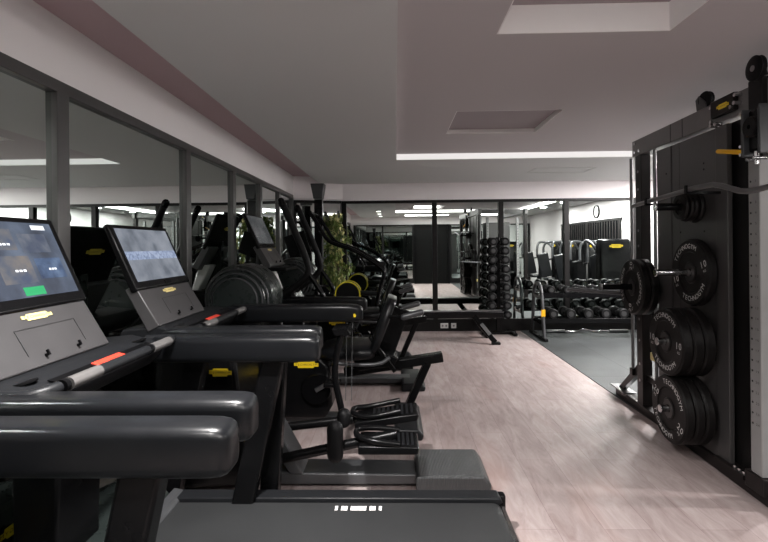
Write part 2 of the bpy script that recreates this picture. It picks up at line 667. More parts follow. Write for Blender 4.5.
def downlight(x, y, z, label, r=.075, power=30, spread=180):
    t = thing('ceiling_downlight', (x, y, z - .012), label, 'ceiling light', 'round downlights')
    MB().lathe([(r, .0), (r + .022, .0), (r + .022, .011), (r, .011)], (x, y, z - .012), (0, 0, 1), 28).build('trim_ring', M['white'], t)
    MB().cyl((x, y, z - .008), (x, y, z - .001), r - .001, n=28).build('lens', M['lamp'], t)
    li = bpy.data.lights.new('downlight', 'AREA')
    li.shape = 'DISK'
    li.size = r * 2
    li.spread = math.radians(spread)
    li.energy = power
    li.color = (1.0, .965, .945)
    lo = bpy.data.objects.new('downlight_lamp', li)
    COL.objects.link(lo)
    lo.location = (x, y * S, z - .016)
    return t


def led_panel(x, y, z, sx, sy, label, power):
    t = thing('ceiling_panel_light', (x, y, z - .014), label, 'ceiling light', 'rectangular panel lights')
    b = MB()
    for q in ((-sx / 2 - .02, sx / 2 + .02, -sy / 2 - .02, -sy / 2), (-sx / 2 - .02, sx / 2 + .02, sy / 2, sy / 2 + .02),
              (-sx / 2 - .02, -sx / 2, -sy / 2, sy / 2), (sx / 2, sx / 2 + .02, -sy / 2, sy / 2)):
        b.box(x + q[0], x + q[1], y + q[2], y + q[3], z - .014, z - .001)
    b.build('frame', M['white'], t)
    MB().box(x - sx / 2, x + sx / 2, y - sy / 2, y + sy / 2, z - .008, z - .001).build('diffuser', M['lamp'], t)
    li = bpy.data.lights.new('panel', 'AREA')
    li.shape = 'RECTANGLE'
    li.size, li.size_y = sx * .98, sy * S * .98
    li.energy = power
    li.color = (1.0, .97, .955)
    lo = bpy.data.objects.new('panel_lamp', li)
    COL.objects.link(lo)
    lo.location = (x, y * S, z - .018)
    return t


DL = [(-.5, 1.15, 'downlight above the second treadmill'), (-.5, .25, 'downlight above the nearest treadmill'),
      (-.5, -.7, 'downlight above the aisle end by the black door'),
      (4.3, 5.15, 'downlight over the far end of the two-tier dumbbell rack'), (4.2, 4.1, 'downlight by the right wall opposite the plate rig'),
      (4.2, 3.1, 'downlight by the wall clock'), (4.2, 1.9, 'downlight by the window')]
for x, y, lb in DL:
    downlight(x, y, 2.48, 'round white ' + lb, power=PW_DOWN * (1.05 if y > 1 else .4 if x < 0 else .5), spread=125 if x < 0 else 180)
led_panel(4.0, 4.68, 2.48, .6, .30, 'square white panel light added out of view behind the rig to brighten the back wall', PW_BACK_FILL)  # added fill light, hidden behind the rig, to brighten the back wall
led_panel(1.1, -.35, 2.48, 1.5, .35, 'rectangular white panel light in front of the black door', PW_PANEL)
led_panel(3.2, -.35, 2.48, 1.5, .35, 'rectangular white panel light by the right wall corner', PW_PANEL)

# mirrors ------------------------------------------------------------
FX = -1.64
t = thing('wall_mirror', (-1.66, 2.4, .0), 'black-framed mirror panels along the left wall behind the treadmills', 'mirror', 'wall mirrors')
posts_y = [-1.2, -.15, .70, 1.706, 2.76, 3.54, 4.26, 4.98, 5.62, 6.05]
posts_y = [-1.2, -.15, .73, 1.775, 2.87, 3.70, 4.45, 5.17, 5.84]
for a, c in zip(posts_y[:-1], posts_y[1:]):
    MB().box(-1.678, -1.670, a + .025, c - .025, .05, 2.22).build('mirror_pane', M['mirror'], t)
for y in posts_y:
    MB().box(-1.69, FX, y - .033, y + .033, .05, 2.22).build('post', M['frame'], t, bevel=.003)
MB().box(-1.69, FX, -1.25, 5.87, 2.215, 2.275).build('top_rail', M['frame'], t, bevel=.003)
MB().box(-1.69, FX, -1.25, 5.87, .0, .05).build('bottom_rail', M['framedark'], t, bevel=.003)

t = thing('wall_mirror', (1.5, YB, .2), 'black-framed mirror panels along the back wall behind the rower and dumbbells', 'mirror', 'wall mirrors')
posts_x = [-.85, .665, 1.77, 2.85, 3.97, 4.95]
for a, c in zip(posts_x[:-1], posts_x[1:]):
    MB().box(a + .03, c - .03, YB + .006, YB + .012, .2, 2.15).build('mirror_pane', M['mirror'], t)
for x in posts_x:
    MB().box(x - .04, x + .04, YB - .03, YB + .014, .2, 2.15).build('post', M['framedark'], t, bevel=.003)
MB().box(-.89, 4.99, YB - .03, YB + .014, 2.15, 2.195).build('top_rail', M['framedark'], t, bevel=.003)
cd = Vector((.83, .23 * S, 0)).normalized()
cn = Vector((cd.y, -cd.x, 0))
ca, cb2 = Vector((-1.645, 5.885, 0)), Vector((-.90, 6.083, 0))
def corner_strip(a0, a1, n0, n1, z0, z1):
    q = [ca.lerp(cb2, a) + cn * n for a, n in ((a0, n0), (a1, n0), (a1, n1), (a0, n1))]
    return MB().prism([(p.x, p.y) for p in q], z0, z1, 'xy')
t = thing('wall_mirror', (-1.2, 5.8, .01), 'narrow black-framed mirror panel across the back left corner', 'mirror', 'wall mirrors')
corner_strip(.06, .97, .002, .008, .2, 2.15).build('mirror_pane', M['mirror'], t)
corner_strip(0, 1, .001, .03, 2.15, 2.195).build('top_rail', M['framedark'], t)
corner_strip(0, .06, .001, .03, .2, 2.15).build('post', M['framedark'], t)
corner_strip(0, 1, .001, .03, .01, .2).build('bottom_rail', M['framedark'], t)
t = thing('wall_mirror', (-.4, YR, .2), 'black-framed mirror panels on the wall behind the treadmills, beside the black door', 'mirror', 'wall mirrors')
for xs_ in ((-1.5, -.45, .68), (2.06, 3.5, 4.95)):
    for a, c in zip(xs_[:-1], xs_[1:]):
        MB().box(a + .03, c - .03, YR + .003, YR + .009, .2, 2.15).build('mirror_pane', M['mirror'], t)
    for x in xs_:
        MB().box(x - .04, x + .03, YR + .002, YR + .03, .2, 2.15).build('post', M['framedark'], t)
    MB().box(xs_[0] - .04, xs_[-1] + .03, YR + .002, YR + .03, 2.15, 2.195).build('top_rail', M['framedark'], t)
    MB().box(xs_[0] - .04, xs_[-1] + .03, YR + .002, YR + .03, .02, .2).build('bottom_rail', M['framedark'], t)
struct('baseboard_back', MB().box(-.87, 4.99, YB - .02, YB + .03, 0, .2), M['framedark'])
for x, s in ((.81, .13), (.965, .085)):
    o = thing('wall_socket', (x, YB - .02, .05), 'wide white double wall socket in the black back baseboard' if s > .1 else 'small white single wall socket in the black back baseboard', 'socket')
    MB().box(x - s / 2, x + s / 2, YB - .028, YB - .0205, .05, .135).build('faceplate', M['white'], o, bevel=.004)
    q = MB()
    for k in ([-.03, .03] if s > .1 else [0]):
        q.cyl((x + k, YB - .0285, .092), (x + k, YB - .0295, .092), .017, n=16)
    q.build('outlet', M['mount'], o)

# right wall: window, clock; rear wall: black door -----------------------
wn = MB()
y0, y1, z0, z1 = 1.3, 4.1, 1.28, 1.96
wf = MB().box(XR - .03, XR - .001, y0 - .05, y1 + .05, z1, z1 + .05).box(XR - .03, XR - .001, y0 - .05, y1 + .05, z0 - .05, z0)
k = y0 - .05
for i in range(5):
    yy = y0 + (y1 - y0) * i / 4
    wf.box(XR - .03, XR - .001, yy - .025, yy + .025, z0, z1)
wo = struct('window_1', MB().box(XR - .008, XR - .002, y0, y1, z0, z1), M['glassdark'])
wf.build('window_frame', M['framedark'], wo)
bl = MB()
for i in range(26):
    yy = y0 + .06 + (y1 - y0 - .12) * i / 25
    bl.box(XR - .022, XR - .016, yy - .028, yy + .014, z0 + .01, z1 - .01)
bl.build('blind_slats', M['rigframe'], wo)

t = thing('wall_clock', (XR - .001, 3.15, 2.07), 'round white wall clock with black rim on the right wall, seen in the mirror', 'clock')
o_ = (XR - .001, 3.15, 2.22)
MB().lathe([(.14, .005), (.165, .0), (.165, .035), (.145, .035)], o_, (-1, 0, 0), 36).build('rim', M['black'], t)
MB().cyl((XR - .004, 3.15, 2.22), (XR - .012, 3.15, 2.22), .142, n=36).build('dial', M['white'], t)
hd = MB()
for i in range(12):
    a = i * PI / 6
    m = frame((XR - .0125, 3.15 - .12 * math.sin(a), 2.22 + .12 * math.cos(a)), (0, -1, 0), (0, 0, 1)) @ Matrix.Rotation(-a, 4, 'Z')
    hd.box(-.004, .004, -.012, .012, 0, .001, m)
hd.build('hour_marks', M['ink'], t)
for nm, a, ln in (('hour_hand', 5.3, .075), ('minute_hand', 1.0, .11)):
    MB().bar((XR - .015, 3.15, 2.22), (XR - .015, 3.15 - ln * math.sin(a), 2.22 + ln * math.cos(a)), .009, .002, up=(1, 0, 0)).build(nm, M['ink'], t)

dr = struct('door_1', MB().box(.78, 1.94, YR + .002, YR + .045, 0, 2.12), M['door'], bevel=.004)
MB().box(.70, .78, YR + .001, YR + .07, 0, 2.20).box(1.94, 2.02, YR + .001, YR + .07, 0, 2.20).box(.78, 1.94, YR + .001, YR + .07, 2.12, 2.20).build('door_frame', M['deep'], dr)
MB().box(1.354, 1.366, YR + .045, YR + .05, .02, 2.1).build('door_seam', M['framedark'], dr)
MB().tube([(1.42, YR + .045, .95), (1.42, YR + .09, .95), (1.42, YR + .09, 1.2), (1.42, YR + .045, 1.2)], .01).build('door_handle', M['steel'], dr)

# corner loudspeaker --------------------------------------------------
t = thing('column_speaker', (-1.16, 5.52, 0), 'black loudspeaker on a tall black post in the back left corner', 'loudspeaker')
MB().prism([(-1.225, 2.16), (-1.095, 2.16), (-1.06, 2.39), (-1.27, 2.39)], 5.45, 5.60).build('cabinet', M['midgrey'], t, bevel=.01)
MB().box(-1.22, -1.10, 5.48, 5.56, .03, 2.15).build('post', M['black'], t, bevel=.006)
MB().box(-1.099, -1.089, 5.49, 5.51, 1.2, 2.15).build('edge_strip', M['steel'], t)
MB().cyl((-1.16, 5.52, 0), (-1.16, 5.52, .03), .16, n=28).build('base', M['black'], t)

# ------------------------------------------------------------------ cardio machines (they face the left mirror)
def sec(x, yc, zc, hw, hh, n=28, p=4.6):
    out = []
    for k in range(n):
        a = 2 * PI * k / n
        ca, sa = math.cos(a), math.sin(a)
        out.append(Vector((x, yc + hw * math.copysign(abs(ca) ** (2 / p), ca), zc + hh * math.copysign(abs(sa) ** (2 / p), sa))))
    return out


def arm_mb(x0, x1, yc, ztop, hw=.048, hh=.063, rnd_=1.0):
    zc = ztop - hh
    rings = [sec(x0, yc, zc, hw * .8, hh * .6)]
    rings.append(sec(x0 + .05, yc, zc, hw, hh))
    rings.append(sec(x1 - .09 * rnd_, yc, zc, hw, hh))
    for t, s in ((.045 * rnd_, .985 - .02 * (rnd_ - 1)), (.022 * rnd_, .93 - .05 * (rnd_ - 1)), (.009 * rnd_, .82 - .1 * (rnd_ - 1)), (.002, .62 - .1 * (rnd_ - 1)), (0, .35)):
        rings.append(sec(x1 - t, yc, zc - (1 - s) * hh * .25, hw * s, hh * (s * .8 + .2) if s < 1 else hh))
    return MB().loft(rings)


def console(root, y0, y1, dz=0.0, screen='menu', tall=False):
    """grey tilted console panel with a black framed screen above it"""
    yc = (y0 + y1) / 2
    P0, P1 = Vector((-1.262, 0, 1.03 + dz)), Vector((-1.385, 0, 1.235 + dz))
    S0, S1 = Vector((-1.378, 0, 1.215 + dz)), Vector((-1.54, 0, 1.575 + dz))
    up = (P1 - P0).normalized()
    nrm = Vector((up.z, 0, -up.x))
    back = -nrm * .03
    body = MB().prism([(p.x, p.z) for p in (P0, P1 + up * .02, P1 + up * .02 + back * 2, P0 + back * 2.4)], y0, y1)
    body.build('console_panel', M['grey'], root, bevel=.006)
    us = (S1 - S0).normalized()
    ns = Vector((us.z, 0, -us.x))
    fr = MB().prism([(p.x, p.z) for p in (S0 + ns * .012, S1 + ns * .012, S1 - ns * .022, S0 - ns * .03)], y0 - .012, y1 + .012)
    so = fr.build('screen_housing', M['black'], root, bevel=.012, seg=3)
    right, upv = Vector((0, 1, 0)), us
    o = S0 + ns * .0135 + us * .048 + Vector((0, y0 + .016, 0))
    W, H = y1 - y0 - .032, (S1 - S0).length - .075
    m = Matrix(((0, us.x, ns.x, o.x), (1, us.y, ns.y, o.y), (0, us.z, ns.z, o.z), (0, 0, 0, 1)))

    def quad(a0, a1, b0, b1, lift, name, mt):
        vs = [m @ Vector((a * W, b * H, lift)) for a, b in ((a0, b0), (a1, b0), (a1, b1), (a0, b1))]
        vs += [m @ Vector((a * W, b * H, lift - .0004)) for a, b in ((a0, b0), (a1, b0), (a1, b1), (a0, b1))]
        return MB().add(vs, [(0, 1, 2, 3), (7, 6, 5, 4), (0, 4, 5, 1), (1, 5, 6, 2), (2, 6, 7, 3), (3, 7, 4, 0)]).build(name, mt, so)
    if screen == 'off':
        quad(0, 1, 0, 1, 0, 'display', M['screen_off_reflection'])
    elif screen == 'menu':
        quad(0, 1, 0, 1, 0, 'display', M['screen_menu'])
        for a0, a1, b0, b1, k in ((.02, .30, .62, .92, 'tile_a'), (.34, .60, .62, .9, 'tile_b'), (.64, .9, .58, .84, 'tile_a'),
                                  (.02, .34, .20, .52, 'tile_c'), (.38, .66, .18, .54, 'tile_b'), (.70, .95, .22, .5, 'tile_c')):
            quad(a0, a1, b0, b1, .0006, 'picture_tile', M[k])
        quad(.50, .68, .02, .13, .0008, 'green_button', M['green'])
        quad(.80, .93, .90, .965, .0008, 'status_icons', M['glyph'])
        g = MB()
        for txt, a, b_, sz in (('NEWS', .14, .72, .016), ('MUSIC', .47, .70, .014), ('SPORT', .5, .30, .014)):
            pass
        q = MB()
        for a, b_, ln in ((.10, .70, .1), (.46, .68, .1), (.12, .30, .12), (.5, .33, .1), (.8, .33, .08)):
            for k in range(3):
                q.add([m @ Vector(((a + k * ln / 3) * W, b_ * H, .0012)), m @ Vector(((a + k * ln / 3 + ln / 4) * W, b_ * H, .0012)),
                       m @ Vector(((a + k * ln / 3 + ln / 4) * W, (b_ + .028) * H, .0012)), m @ Vector(((a + k * ln / 3) * W, (b_ + .028) * H, .0012))], [(0, 1, 2, 3)])
        q.build('caption_marks', M['glyph'], so)
    else:
        quad(0, 1, 0, 1, 0, 'display', M['screen_photo'])
        quad(.0, 1, .40, .56, .0006, 'title_band', M['tile_band'])
        quad(.5, .62, -.10, -.03, .0006, 'camera_dot', M['deep'])
    # gold logo, tray outline and clips on the grey panel
    mp = lambda a, b_: P0 + up * (b_ * (P1 - P0).length) + nrm * .001 + Vector((0, y0 + a * (y1 - y0), 0))
    badge(root, mp(.52, .80), (0, 1, 0), up, .115, .026, 'panel_logo', gold=True)
    tr = MB()
    for a0, a1, b0, b1 in ((.30, .80, .62, .63), (.30, .305, .2, .63), (.795, .80, .2, .63)):
        ps = [mp(a0, b0), mp(a1, b0), mp(a1, b1), mp(a0, b1)]
        tr.add([p for p in ps] + [p + nrm * .0012 for p in ps], [(0, 1, 2, 3), (7, 6, 5, 4), (0, 4, 5, 1), (1, 5, 6, 2), (2, 6, 7, 3), (3, 7, 4, 0)])
    tr.build('tray_outline', M['outline'], root)
    for a in (.42, .70):
        p = mp(a, .14)
        MB().bar(p, p + nrm * .016, .008, .010).bar(p + nrm * .014, p + nrm * .014 + up * .016, .008, .005, up=(0, 1, 0)).build('tablet_clip', M['deep'], root)
    # badge on the back of the console, read in the mirror
    bk = S0.lerp(S1, .62) - ns * .0285
    badge(root, (bk.x - .002, yc + .04, bk.z), (0, -1, 0), us, .13, .038, 'rear_badge')
    nk = MB().prism([(-1.33, .86 + dz * .5), (-1.46, .86 + dz * .5), (-1.47, 1.30 + dz), (-1.40, 1.18 + dz), (-1.32, 1.03 + dz)], yc - .035, yc + .035)
    nk.build('console_neck', M['greenish'], root, bevel=.012)


def dash(root, yc, half, z=1.0):
    d = MB().prism([(-1.13, z - .06), (-1.115, z - .03), (-1.14, z - .005), (-1.28, z + .028), (-1.47, z + .01), (-1.49, z - .05), (-1.40, z - .12), (-1.2, z - .12)], yc - half, yc + half)
    o = d.build('dashboard', M['char'], root, bevel=.012, seg=3)
    for dy in (-.25, .27):
        MB().lathe([(.0, .0), (.043, .0), (.043, .006), (.0, .006)], (-1.22, yc + dy, z + .008), (-.21, 0, 1), 24).build('cup_holder', M['deep'], o)
    g = MB().tube([(-1.22, yc - half - .01, z - .0), (-1.09, yc - half - .02, z + .004), (-1.06, yc - half + .07, z + .012),
                   (-1.06, yc + half - .07, z + .012), (-1.09, yc + half + .02, z + .004), (-1.22, yc + half + .01, z - .0)], .02, 14, smooth=2)
    go = g.build('grip_bar', M['char'], root)
    for dy in (-.2, .2):
        MB().cyl((-1.06, yc + dy - .06, z + .012), (-1.06, yc + dy + .06, z + .012), .0212, n=18).build('pulse_sensor', M['sensor'], go)
        MB().cyl((-1.06, yc + dy - .085, z + .012), (-1.06, yc + dy - .07, z + .012), .0216, n=18).build('sensor_ring', M['deep'], go)
    MB().prism([(-1.13, z - .004), (-1.165, z + .006), (-1.165, z + .012), (-1.13, z + .003)], yc - .05, yc + .09).build('safety_clip', M['red'], root, bevel=.003, label='red safety clip')
    MB().prism([(-1.118, z - .006), (-1.168, z + .006), (-1.168, z + .0085), (-1.118, z - .001)], yc - .22, yc + .26).build('key_strip', M['deep'], root)


def treadmill(yc, label):
    t = thing('treadmill', (-.5, yc, 0), label, 'treadmill', 'treadmills')
    h = .42
    MB().prism([(-1.12, .05), (.50, .05), (.53, .09), (.53, .15), (.50, .175), (-1.12, .175)], yc - h, yc + h).build('deck', M['satin'], t, bevel=.008)
    for s in (-1, 1):
        a, c = sorted((yc + s * .365, yc + s * .43))
        MB().prism([(-1.12, .17), (.49, .17), (.515, .185), (.50, .208), (-1.12, .208)], a, c).build('side_rail', M['char'], t, bevel=.006)
        MB().box(.44, .54, *sorted((yc + s * .40, yc + s * .435)), .07, .20).build('end_cap', M['black'], t, bevel=.014, seg=3)
    b = MB()
    pr = [(-1.08, .172), (-1.08, .192), (.46, .192)] + [(.46 + .05 * math.sin(a), .142 + .05 * math.cos(a)) for a in (.3, .6, .9, 1.2, 1.55, 1.9, 2.3)] + [(.46, .10), (.40, .172)]
    b.prism(pr, yc - .355, yc + .355)
    bo = b.build('belt', M['belt'], t, angle=30)
    for x0, y_ in ((-.30, .318), (-1.02, -.02), (-.30, -.318)):
        k = MB()
        for a, w_ in ((0, .014), (.03, .03), (.075, .075), (.165, .03), (.21, .014)):
            k.box(x0 + a, x0 + a + w_, yc + y_ - .014, yc + y_ + .014, .1921, .1928)
        k.build('belt_mark', M['white'], bo, label='white dash mark')
    MB().prism([(-1.14, .17), (-1.14, .222), (-1.10, .215), (-1.08, .193), (-1.08, .17)], yc - h, yc + h).build('front_lip', M['midgrey'], t, bevel=.004)
    MB().prism([(-1.14, .04), (-1.14, .20), (-1.19, .26), (-1.42, .275), (-1.50, .24), (-1.53, .16), (-1.53, .04)], yc - .40, yc + .40).build('motor_cover', M['greenish'], t, bevel=.015, seg=3)
    badge(t, (-1.5335, yc + .29, .135), (0, -1, 0), (0, 0, 1), .20, .05)
    for s in (-1, 1):
        y_ = yc + s * .372
        if s > 0:
            MB().prism([(-.82, .17), (-.71, .17), (-.55, .90), (-.66, .90)], y_ - .028, y_ + .028).build('upright', M['satin'], t, bevel=.012, seg=3)
        a = arm_mb(-1.22, -.415 + (.045 if s > 0 else 0), yc + s * .355, 1.015).build('armrest', M['pad'], t, angle=50)
    MB().prism([(-1.42, .22), (-1.26, .22), (-1.24, .93), (-1.44, .93)], yc - .10, yc + .10).build('front_column', M['satin'], t, bevel=.015, seg=3)
    dash(t, yc, .33)
    console(t, yc - .31, yc + .165, screen='menu')
    return t


T0 = treadmill(.545, 'nearest treadmill, cut off by the bottom left edge, only its padded armrest in view')
T0.location.x -= .035
T1 = dup(T0, (-.5, 1.415, 0), 'black treadmill with lit menu screen and wide running belt across the bottom of the photo')


def rear_foot(root, x0, x1, y0, y1, z, m='ribbed'):
    b = MB().prism([(x0, 0), (x1, 0), (x1 + .01, z * .5), (x1 - .03, z), (x0 + .01, z), (x0, z * .8)], y0, y1)
    return b.build('rear_foot', M[m], root, bevel=.015, seg=3)


def footplate(root, x0, x1, yc, z0, z1, w=.085):
    b = MB().prism([(x0, z0 - .05), (x1, z1 - .045), (x1 + .012, z1 - .012), (x1, z1), (x0, z0)], yc - w, yc + w)
    o = b.build('footplate', M['black'], root, bevel=.012, seg=3)
    d = Vector((x1 - x0, 0, z1 - z0)).normalized()
    n = Vector((-d.z, 0, d.x))
    rim = [Vector((x1 - .10, yc - w * .92, z1)), Vector((x0 + .08, yc - w * .95, z0 + .012)), Vector((x0 - .01, yc - w * .5, z0 + .022)),
           Vector((x0 - .02, yc, z0 + .026)), Vector((x0 - .01, yc + w * .5, z0 + .022)), Vector((x0 + .08, yc + w * .95, z0 + .012)), Vector((x1 - .10, yc + w * .92, z1))]
    MB().tube([p + n * .014 for p in rim], .017, 10, smooth=2).build('toe_rim', M['black'], o)
    g = MB()
    for i in range(9):
        p = Vector((x0, yc, z0)).lerp(Vector((x1, yc, z1)), .3 + .62 * i / 8) + n * .002
        g.bar(p - Vector((0, w * .78, 0)), p + Vector((0, w * .78, 0)), .014, .006)
    g.build('tread', M['char'], o)
    return o


def cross_trainer(yc):
    t = thing('cross_trainer', (-.4, yc, 0), 'black stepping cross trainer with photo screen and padded arms, just behind the treadmill belt', 'cross trainer')
    MB().prism([(-1.35, .02), (.15, .02), (.15, .085), (-.62, .095), (-1.35, .10)], yc - .09, yc + .06).build('base_beam', M['midgrey'], t, bevel=.012)
    rear_foot(t, .11, .535, yc - .15, yc + .14, .11)
    MB().prism([(-.56, .09), (-.64, .09), (-.92, .52), (-.80, .52)], yc - .10, yc + .05).build('neck_plate', M['midgrey'], t, bevel=.008)
    MB().prism([(-.84, .06), (-.90, .45), (-.95, .90), (-1.40, .90), (-1.45, .1), (-1.38, .03)], yc - .16, yc + .18).build('body_cover', M['black'], t, bevel=.03, seg=3)
    badge(t, (-1.02, yc - .1615, .72), (1, 0, 0), (0, 0, 1), .13, .045)
    badge(t, (-.95, yc - .1615, .35), (1, 0, 0), (0, 0, 1), .07, .05)
    MB().box(-1.38, -1.25, yc - .28, yc + .28, 0, .07).build('front_foot', M['black'], t, bevel=.012)
    for s in (-1, 1):
        y_ = yc + s * .355
        ar = arm_mb(-1.22, -.385 if s < 0 else -.235, y_, 1.03, rnd_=1.0 if s < 0 else 1.9).build('armrest', M['pad'], t, angle=50)
        MB().prism([(-1.25, .1), (-1.15, .1), (-.98, .91), (-1.10, .91)], y_ - .03, y_ + .03).build('upright', M['satin'], t, bevel=.01)
        if s < 0:
            MB().prism([(-.72, .12), (-.62, .12), (-.57, .91), (-.67, .91)], y_ - .028, y_ + .028).build('upright', M['satin'], t, bevel=.01)
    badge(t, (-.29, yc + .355 - .0495, .955), (1, 0, 0), (0, 0, 1), .018, .024, 'end_badge')
    for x in (-.345, -.305):
        MB().cyl((x, yc + .20, .40), (x, yc + .30, .905), .0022, n=8).build('cable', M['midgrey'], t)
    MB().prism([(-.40, .86), (-.30, .86), (-.32, .90), (-.42, .90)], yc + .12, yc + .30).build('cable_bracket', M['black'], t)
    rl = MB().tube([(-1.0, yc - .13, .17), (-.88, yc - .13, .16), (.0, yc - .13, .345)], [.026, .03], 14).build('pedal_rod', M['black'], t)
    rr = MB().tube([(-1.0, yc + .13, .25), (-.80, yc + .13, .25), (.0, yc + .13, .34)], [.026, .03], 14).build('pedal_rod', M['black'], t)
    MB().capsule((-.355, yc - .17, .25), (-.355, yc - .17, .395), .047, 18).build('rod_joint', M['rubber'], t)
    MB().capsule((-.325, yc - .02, .37), (-.325, yc - .02, .405), .042, 16).build('rod_joint', M['rubber'], t)
    MB().tube([(-.36, yc + .13, .36), (-.42, yc + .15, .62), (-.36, yc + .15, .88)], .022, 12, smooth=2).build('swing_link', M['satin'], t)
    footplate(t, -.22, .115, yc - .13, .32, .315, .085)
    footplate(t, -.26, .125, yc + .07, .355, .41, .085)
    dash(t, yc, .33)
    console(t, yc - .335, yc + .135, screen='photo')
    return t


cross_trainer(2.25)


def flywheel(root, x, z, y0, y1, r, ring='midgrey', name='flywheel_cover'):
    L = y1 - y0
    b = MB().lathe([(0, -.004), (r * .60, -.004), (r * .66, .012), (r * .70, .02), (r * .80, .02), (r * .83, .035), (r * .88, .05), (r * .97, .07), (r, .10), (r, L - .03), (r * .9, L), (0, L)], (x, y0, z), (0, 1, 0), 56, closed=False)
    o = b.build(name, M['greenish'], root, angle=25)
    for q, hh in ((.635, -.002), (.76, .012), (.88, .038)):
        MB().lathe([(r * q - .004, hh - .005), (r * q + .004, hh), (r * q + .004, hh + .012), (r * q - .004, hh + .012)], (x, y0, z), (0, 1, 0), 56).build('cover_ring', M[ring], o)
    return o


def recumbent(yc, label):
    t = thing('recumbent_bike', (-.4, yc, 0), label, 'exercise bike', 'recumbent exercise bikes')
    flywheel(t, -1.215, 1.035, yc - .22, yc + .10, .275)
    MB().prism([(-1.0, .06), (-1.02, .80), (-1.42, .80), (-1.46, .06)], yc - .13, yc + .12).build('front_column', M['black'], t, bevel=.03, seg=3)
    MB().prism([(-1.0, .10), (-.56, .10), (-.50, .2), (-.52, .50), (-.62, .62), (-1.02, .70)], yc - .125, yc + .125).build('body_cover', M['black'], t, bevel=.03, seg=3)
    badge(t, (-.70, yc - .1265, .525), (1, 0, 0), (0, 0, 1), .19, .05)
    MB().lathe([(0, 0), (.11, 0), (.12, .012), (.12, .03), (0, .03)], (-.62, yc - .157, .34), (0, 1, 0), 32, closed=False).build('crank_cover', M['satin'], t)
    for s, an in ((-1, .5), (1, .5 + PI)):
        c = Vector((-.62, yc + s * .165, .34))
        e = c + Vector((math.cos(an) * .16, 0, math.sin(an) * .16))
        co = MB().bar(c, e, .03, .022, up=(0, 1, 0)).build('crank', M['steel'], t)
        MB().box(e.x - .06, e.x + .06, *sorted((e.y + s * .015, e.y + s * .11)), e.z - .015, e.z + .015).build('pedal', M['black'], co, bevel=.006)
    MB().box(-1.36, -1.24, yc - .27, yc + .27, 0, .07).build('front_foot', M['black'], t, bevel=.015)
    MB().prism([(-1.3, .04), (.10, .04), (.10, .07), (-1.3, .10)], yc - .05, yc + .05).build('base_beam', M['midgrey'], t, bevel=.008)
    rear_foot(t, -.02, .19, yc - .26, yc + .22, .085, 'char')
    MB().bar((.06, yc, .07), (.255, yc, .50), .055, .07, up=(0, 1, 0)).build('rear_strut', M['satin'], t, bevel=.006)
    MB().bar((-.42, yc, .425), (.375, yc, .545), .07, .075).build('seat_rail', M['black'], t, bevel=.008)
    MB().prism([(-.30, .46), (-.02, .50), (.02, .56), (-.06, .60), (-.34, .56)], yc - .10, yc + .10).build('seat_carriage', M['satin'], t, bevel=.01)
    st = MB()
    rings = []
    for x, hw, z0, z1 in ((-.60, .10, .585, .635), (-.585, .14, .56, .66), (-.50, .175, .545, .68), (-.33, .195, .55, .68), (-.20, .19, .56, .682), (-.17, .17, .575, .67)):
        rings.append(sec(x, yc, (z0 + z1) / 2, hw, (z1 - z0) / 2, 24, 3))
    st.loft(rings).build('seat', M['pad'], t, angle=60)
    P0, P1 = Vector((-.18, 0, .62)), Vector((-.02, 0, 1.03))
    u = (P1 - P0).normalized()
    n = Vector((-u.z, 0, u.x))
    rings = []
    for k, hw in ((0, .15), (.04, .175), (.3, .19), (.6, .185), (.9, .165), (.985, .14), (1.0, .11)):
        c = P0.lerp(P1, k)
        rings.append([c + n * (.032 * a) + Vector((0, yc + hw * b_, 0)) for a, b_ in ((1, -.9), (1.25, -.5), (1.3, 0), (1.25, .5), (1, .9), (.4, 1), (-.4, 1), (-1, .92), (-1, -.92), (-.4, -1), (.4, -1))])
    MB().loft(rings).build('backrest', M['pad'], t, angle=50)
    MB().bar(P0 + Vector((.045, yc, -.06)), P1 + Vector((.03, yc, -.08)), .22, .022, up=(0, 1, 0)).build('back_frame', M['satin'], t, bevel=.006)
    MB().bar(Vector((-.01, yc - .12, .47)), Vector((-.20, yc - .12, .74)), .03, .05, up=(0, 1, 0)).build('recline_brace', M['satin'], t, bevel=.005)
    for s in (-1, 1):
        MB().tube([(-.48, yc + s * .235, .575), (-.30, yc + s * .235, .555), (-.12, yc + s * .235, .56), (-.05, yc + s * .20, .60)], .014, 12, smooth=1).build('side_handle', M['midgrey'], t)
        g = MB().tube([(-.05, yc + s * .17, .90), (.06, yc + s * .20, .905)], .016, 10).build('grip_bracket', M['satin'], t)
        MB().capsule((.06, yc + s * .20, .905), (.19, yc + s * .20, .94), .024, 12).build('rear_grip', M['midgrey'], t)
    MB().tube([(-.92, yc, .68), (-.98, yc, .95), (-1.02, yc, 1.02)], .03, 12).build('mast', M['black'], t)
    MB().tube([(-.86, yc - .24, .93), (-.98, yc - .20, .93), (-1.0, yc, .93), (-.98, yc + .20, .93), (-.86, yc + .24, .93)], .016, 10, smooth=2).build('front_handle', M['black'], t)
    return t


R1 = recumbent(2.94, 'nearer black recumbent bike with round flywheel cover and upright backrest beside the cross trainer')


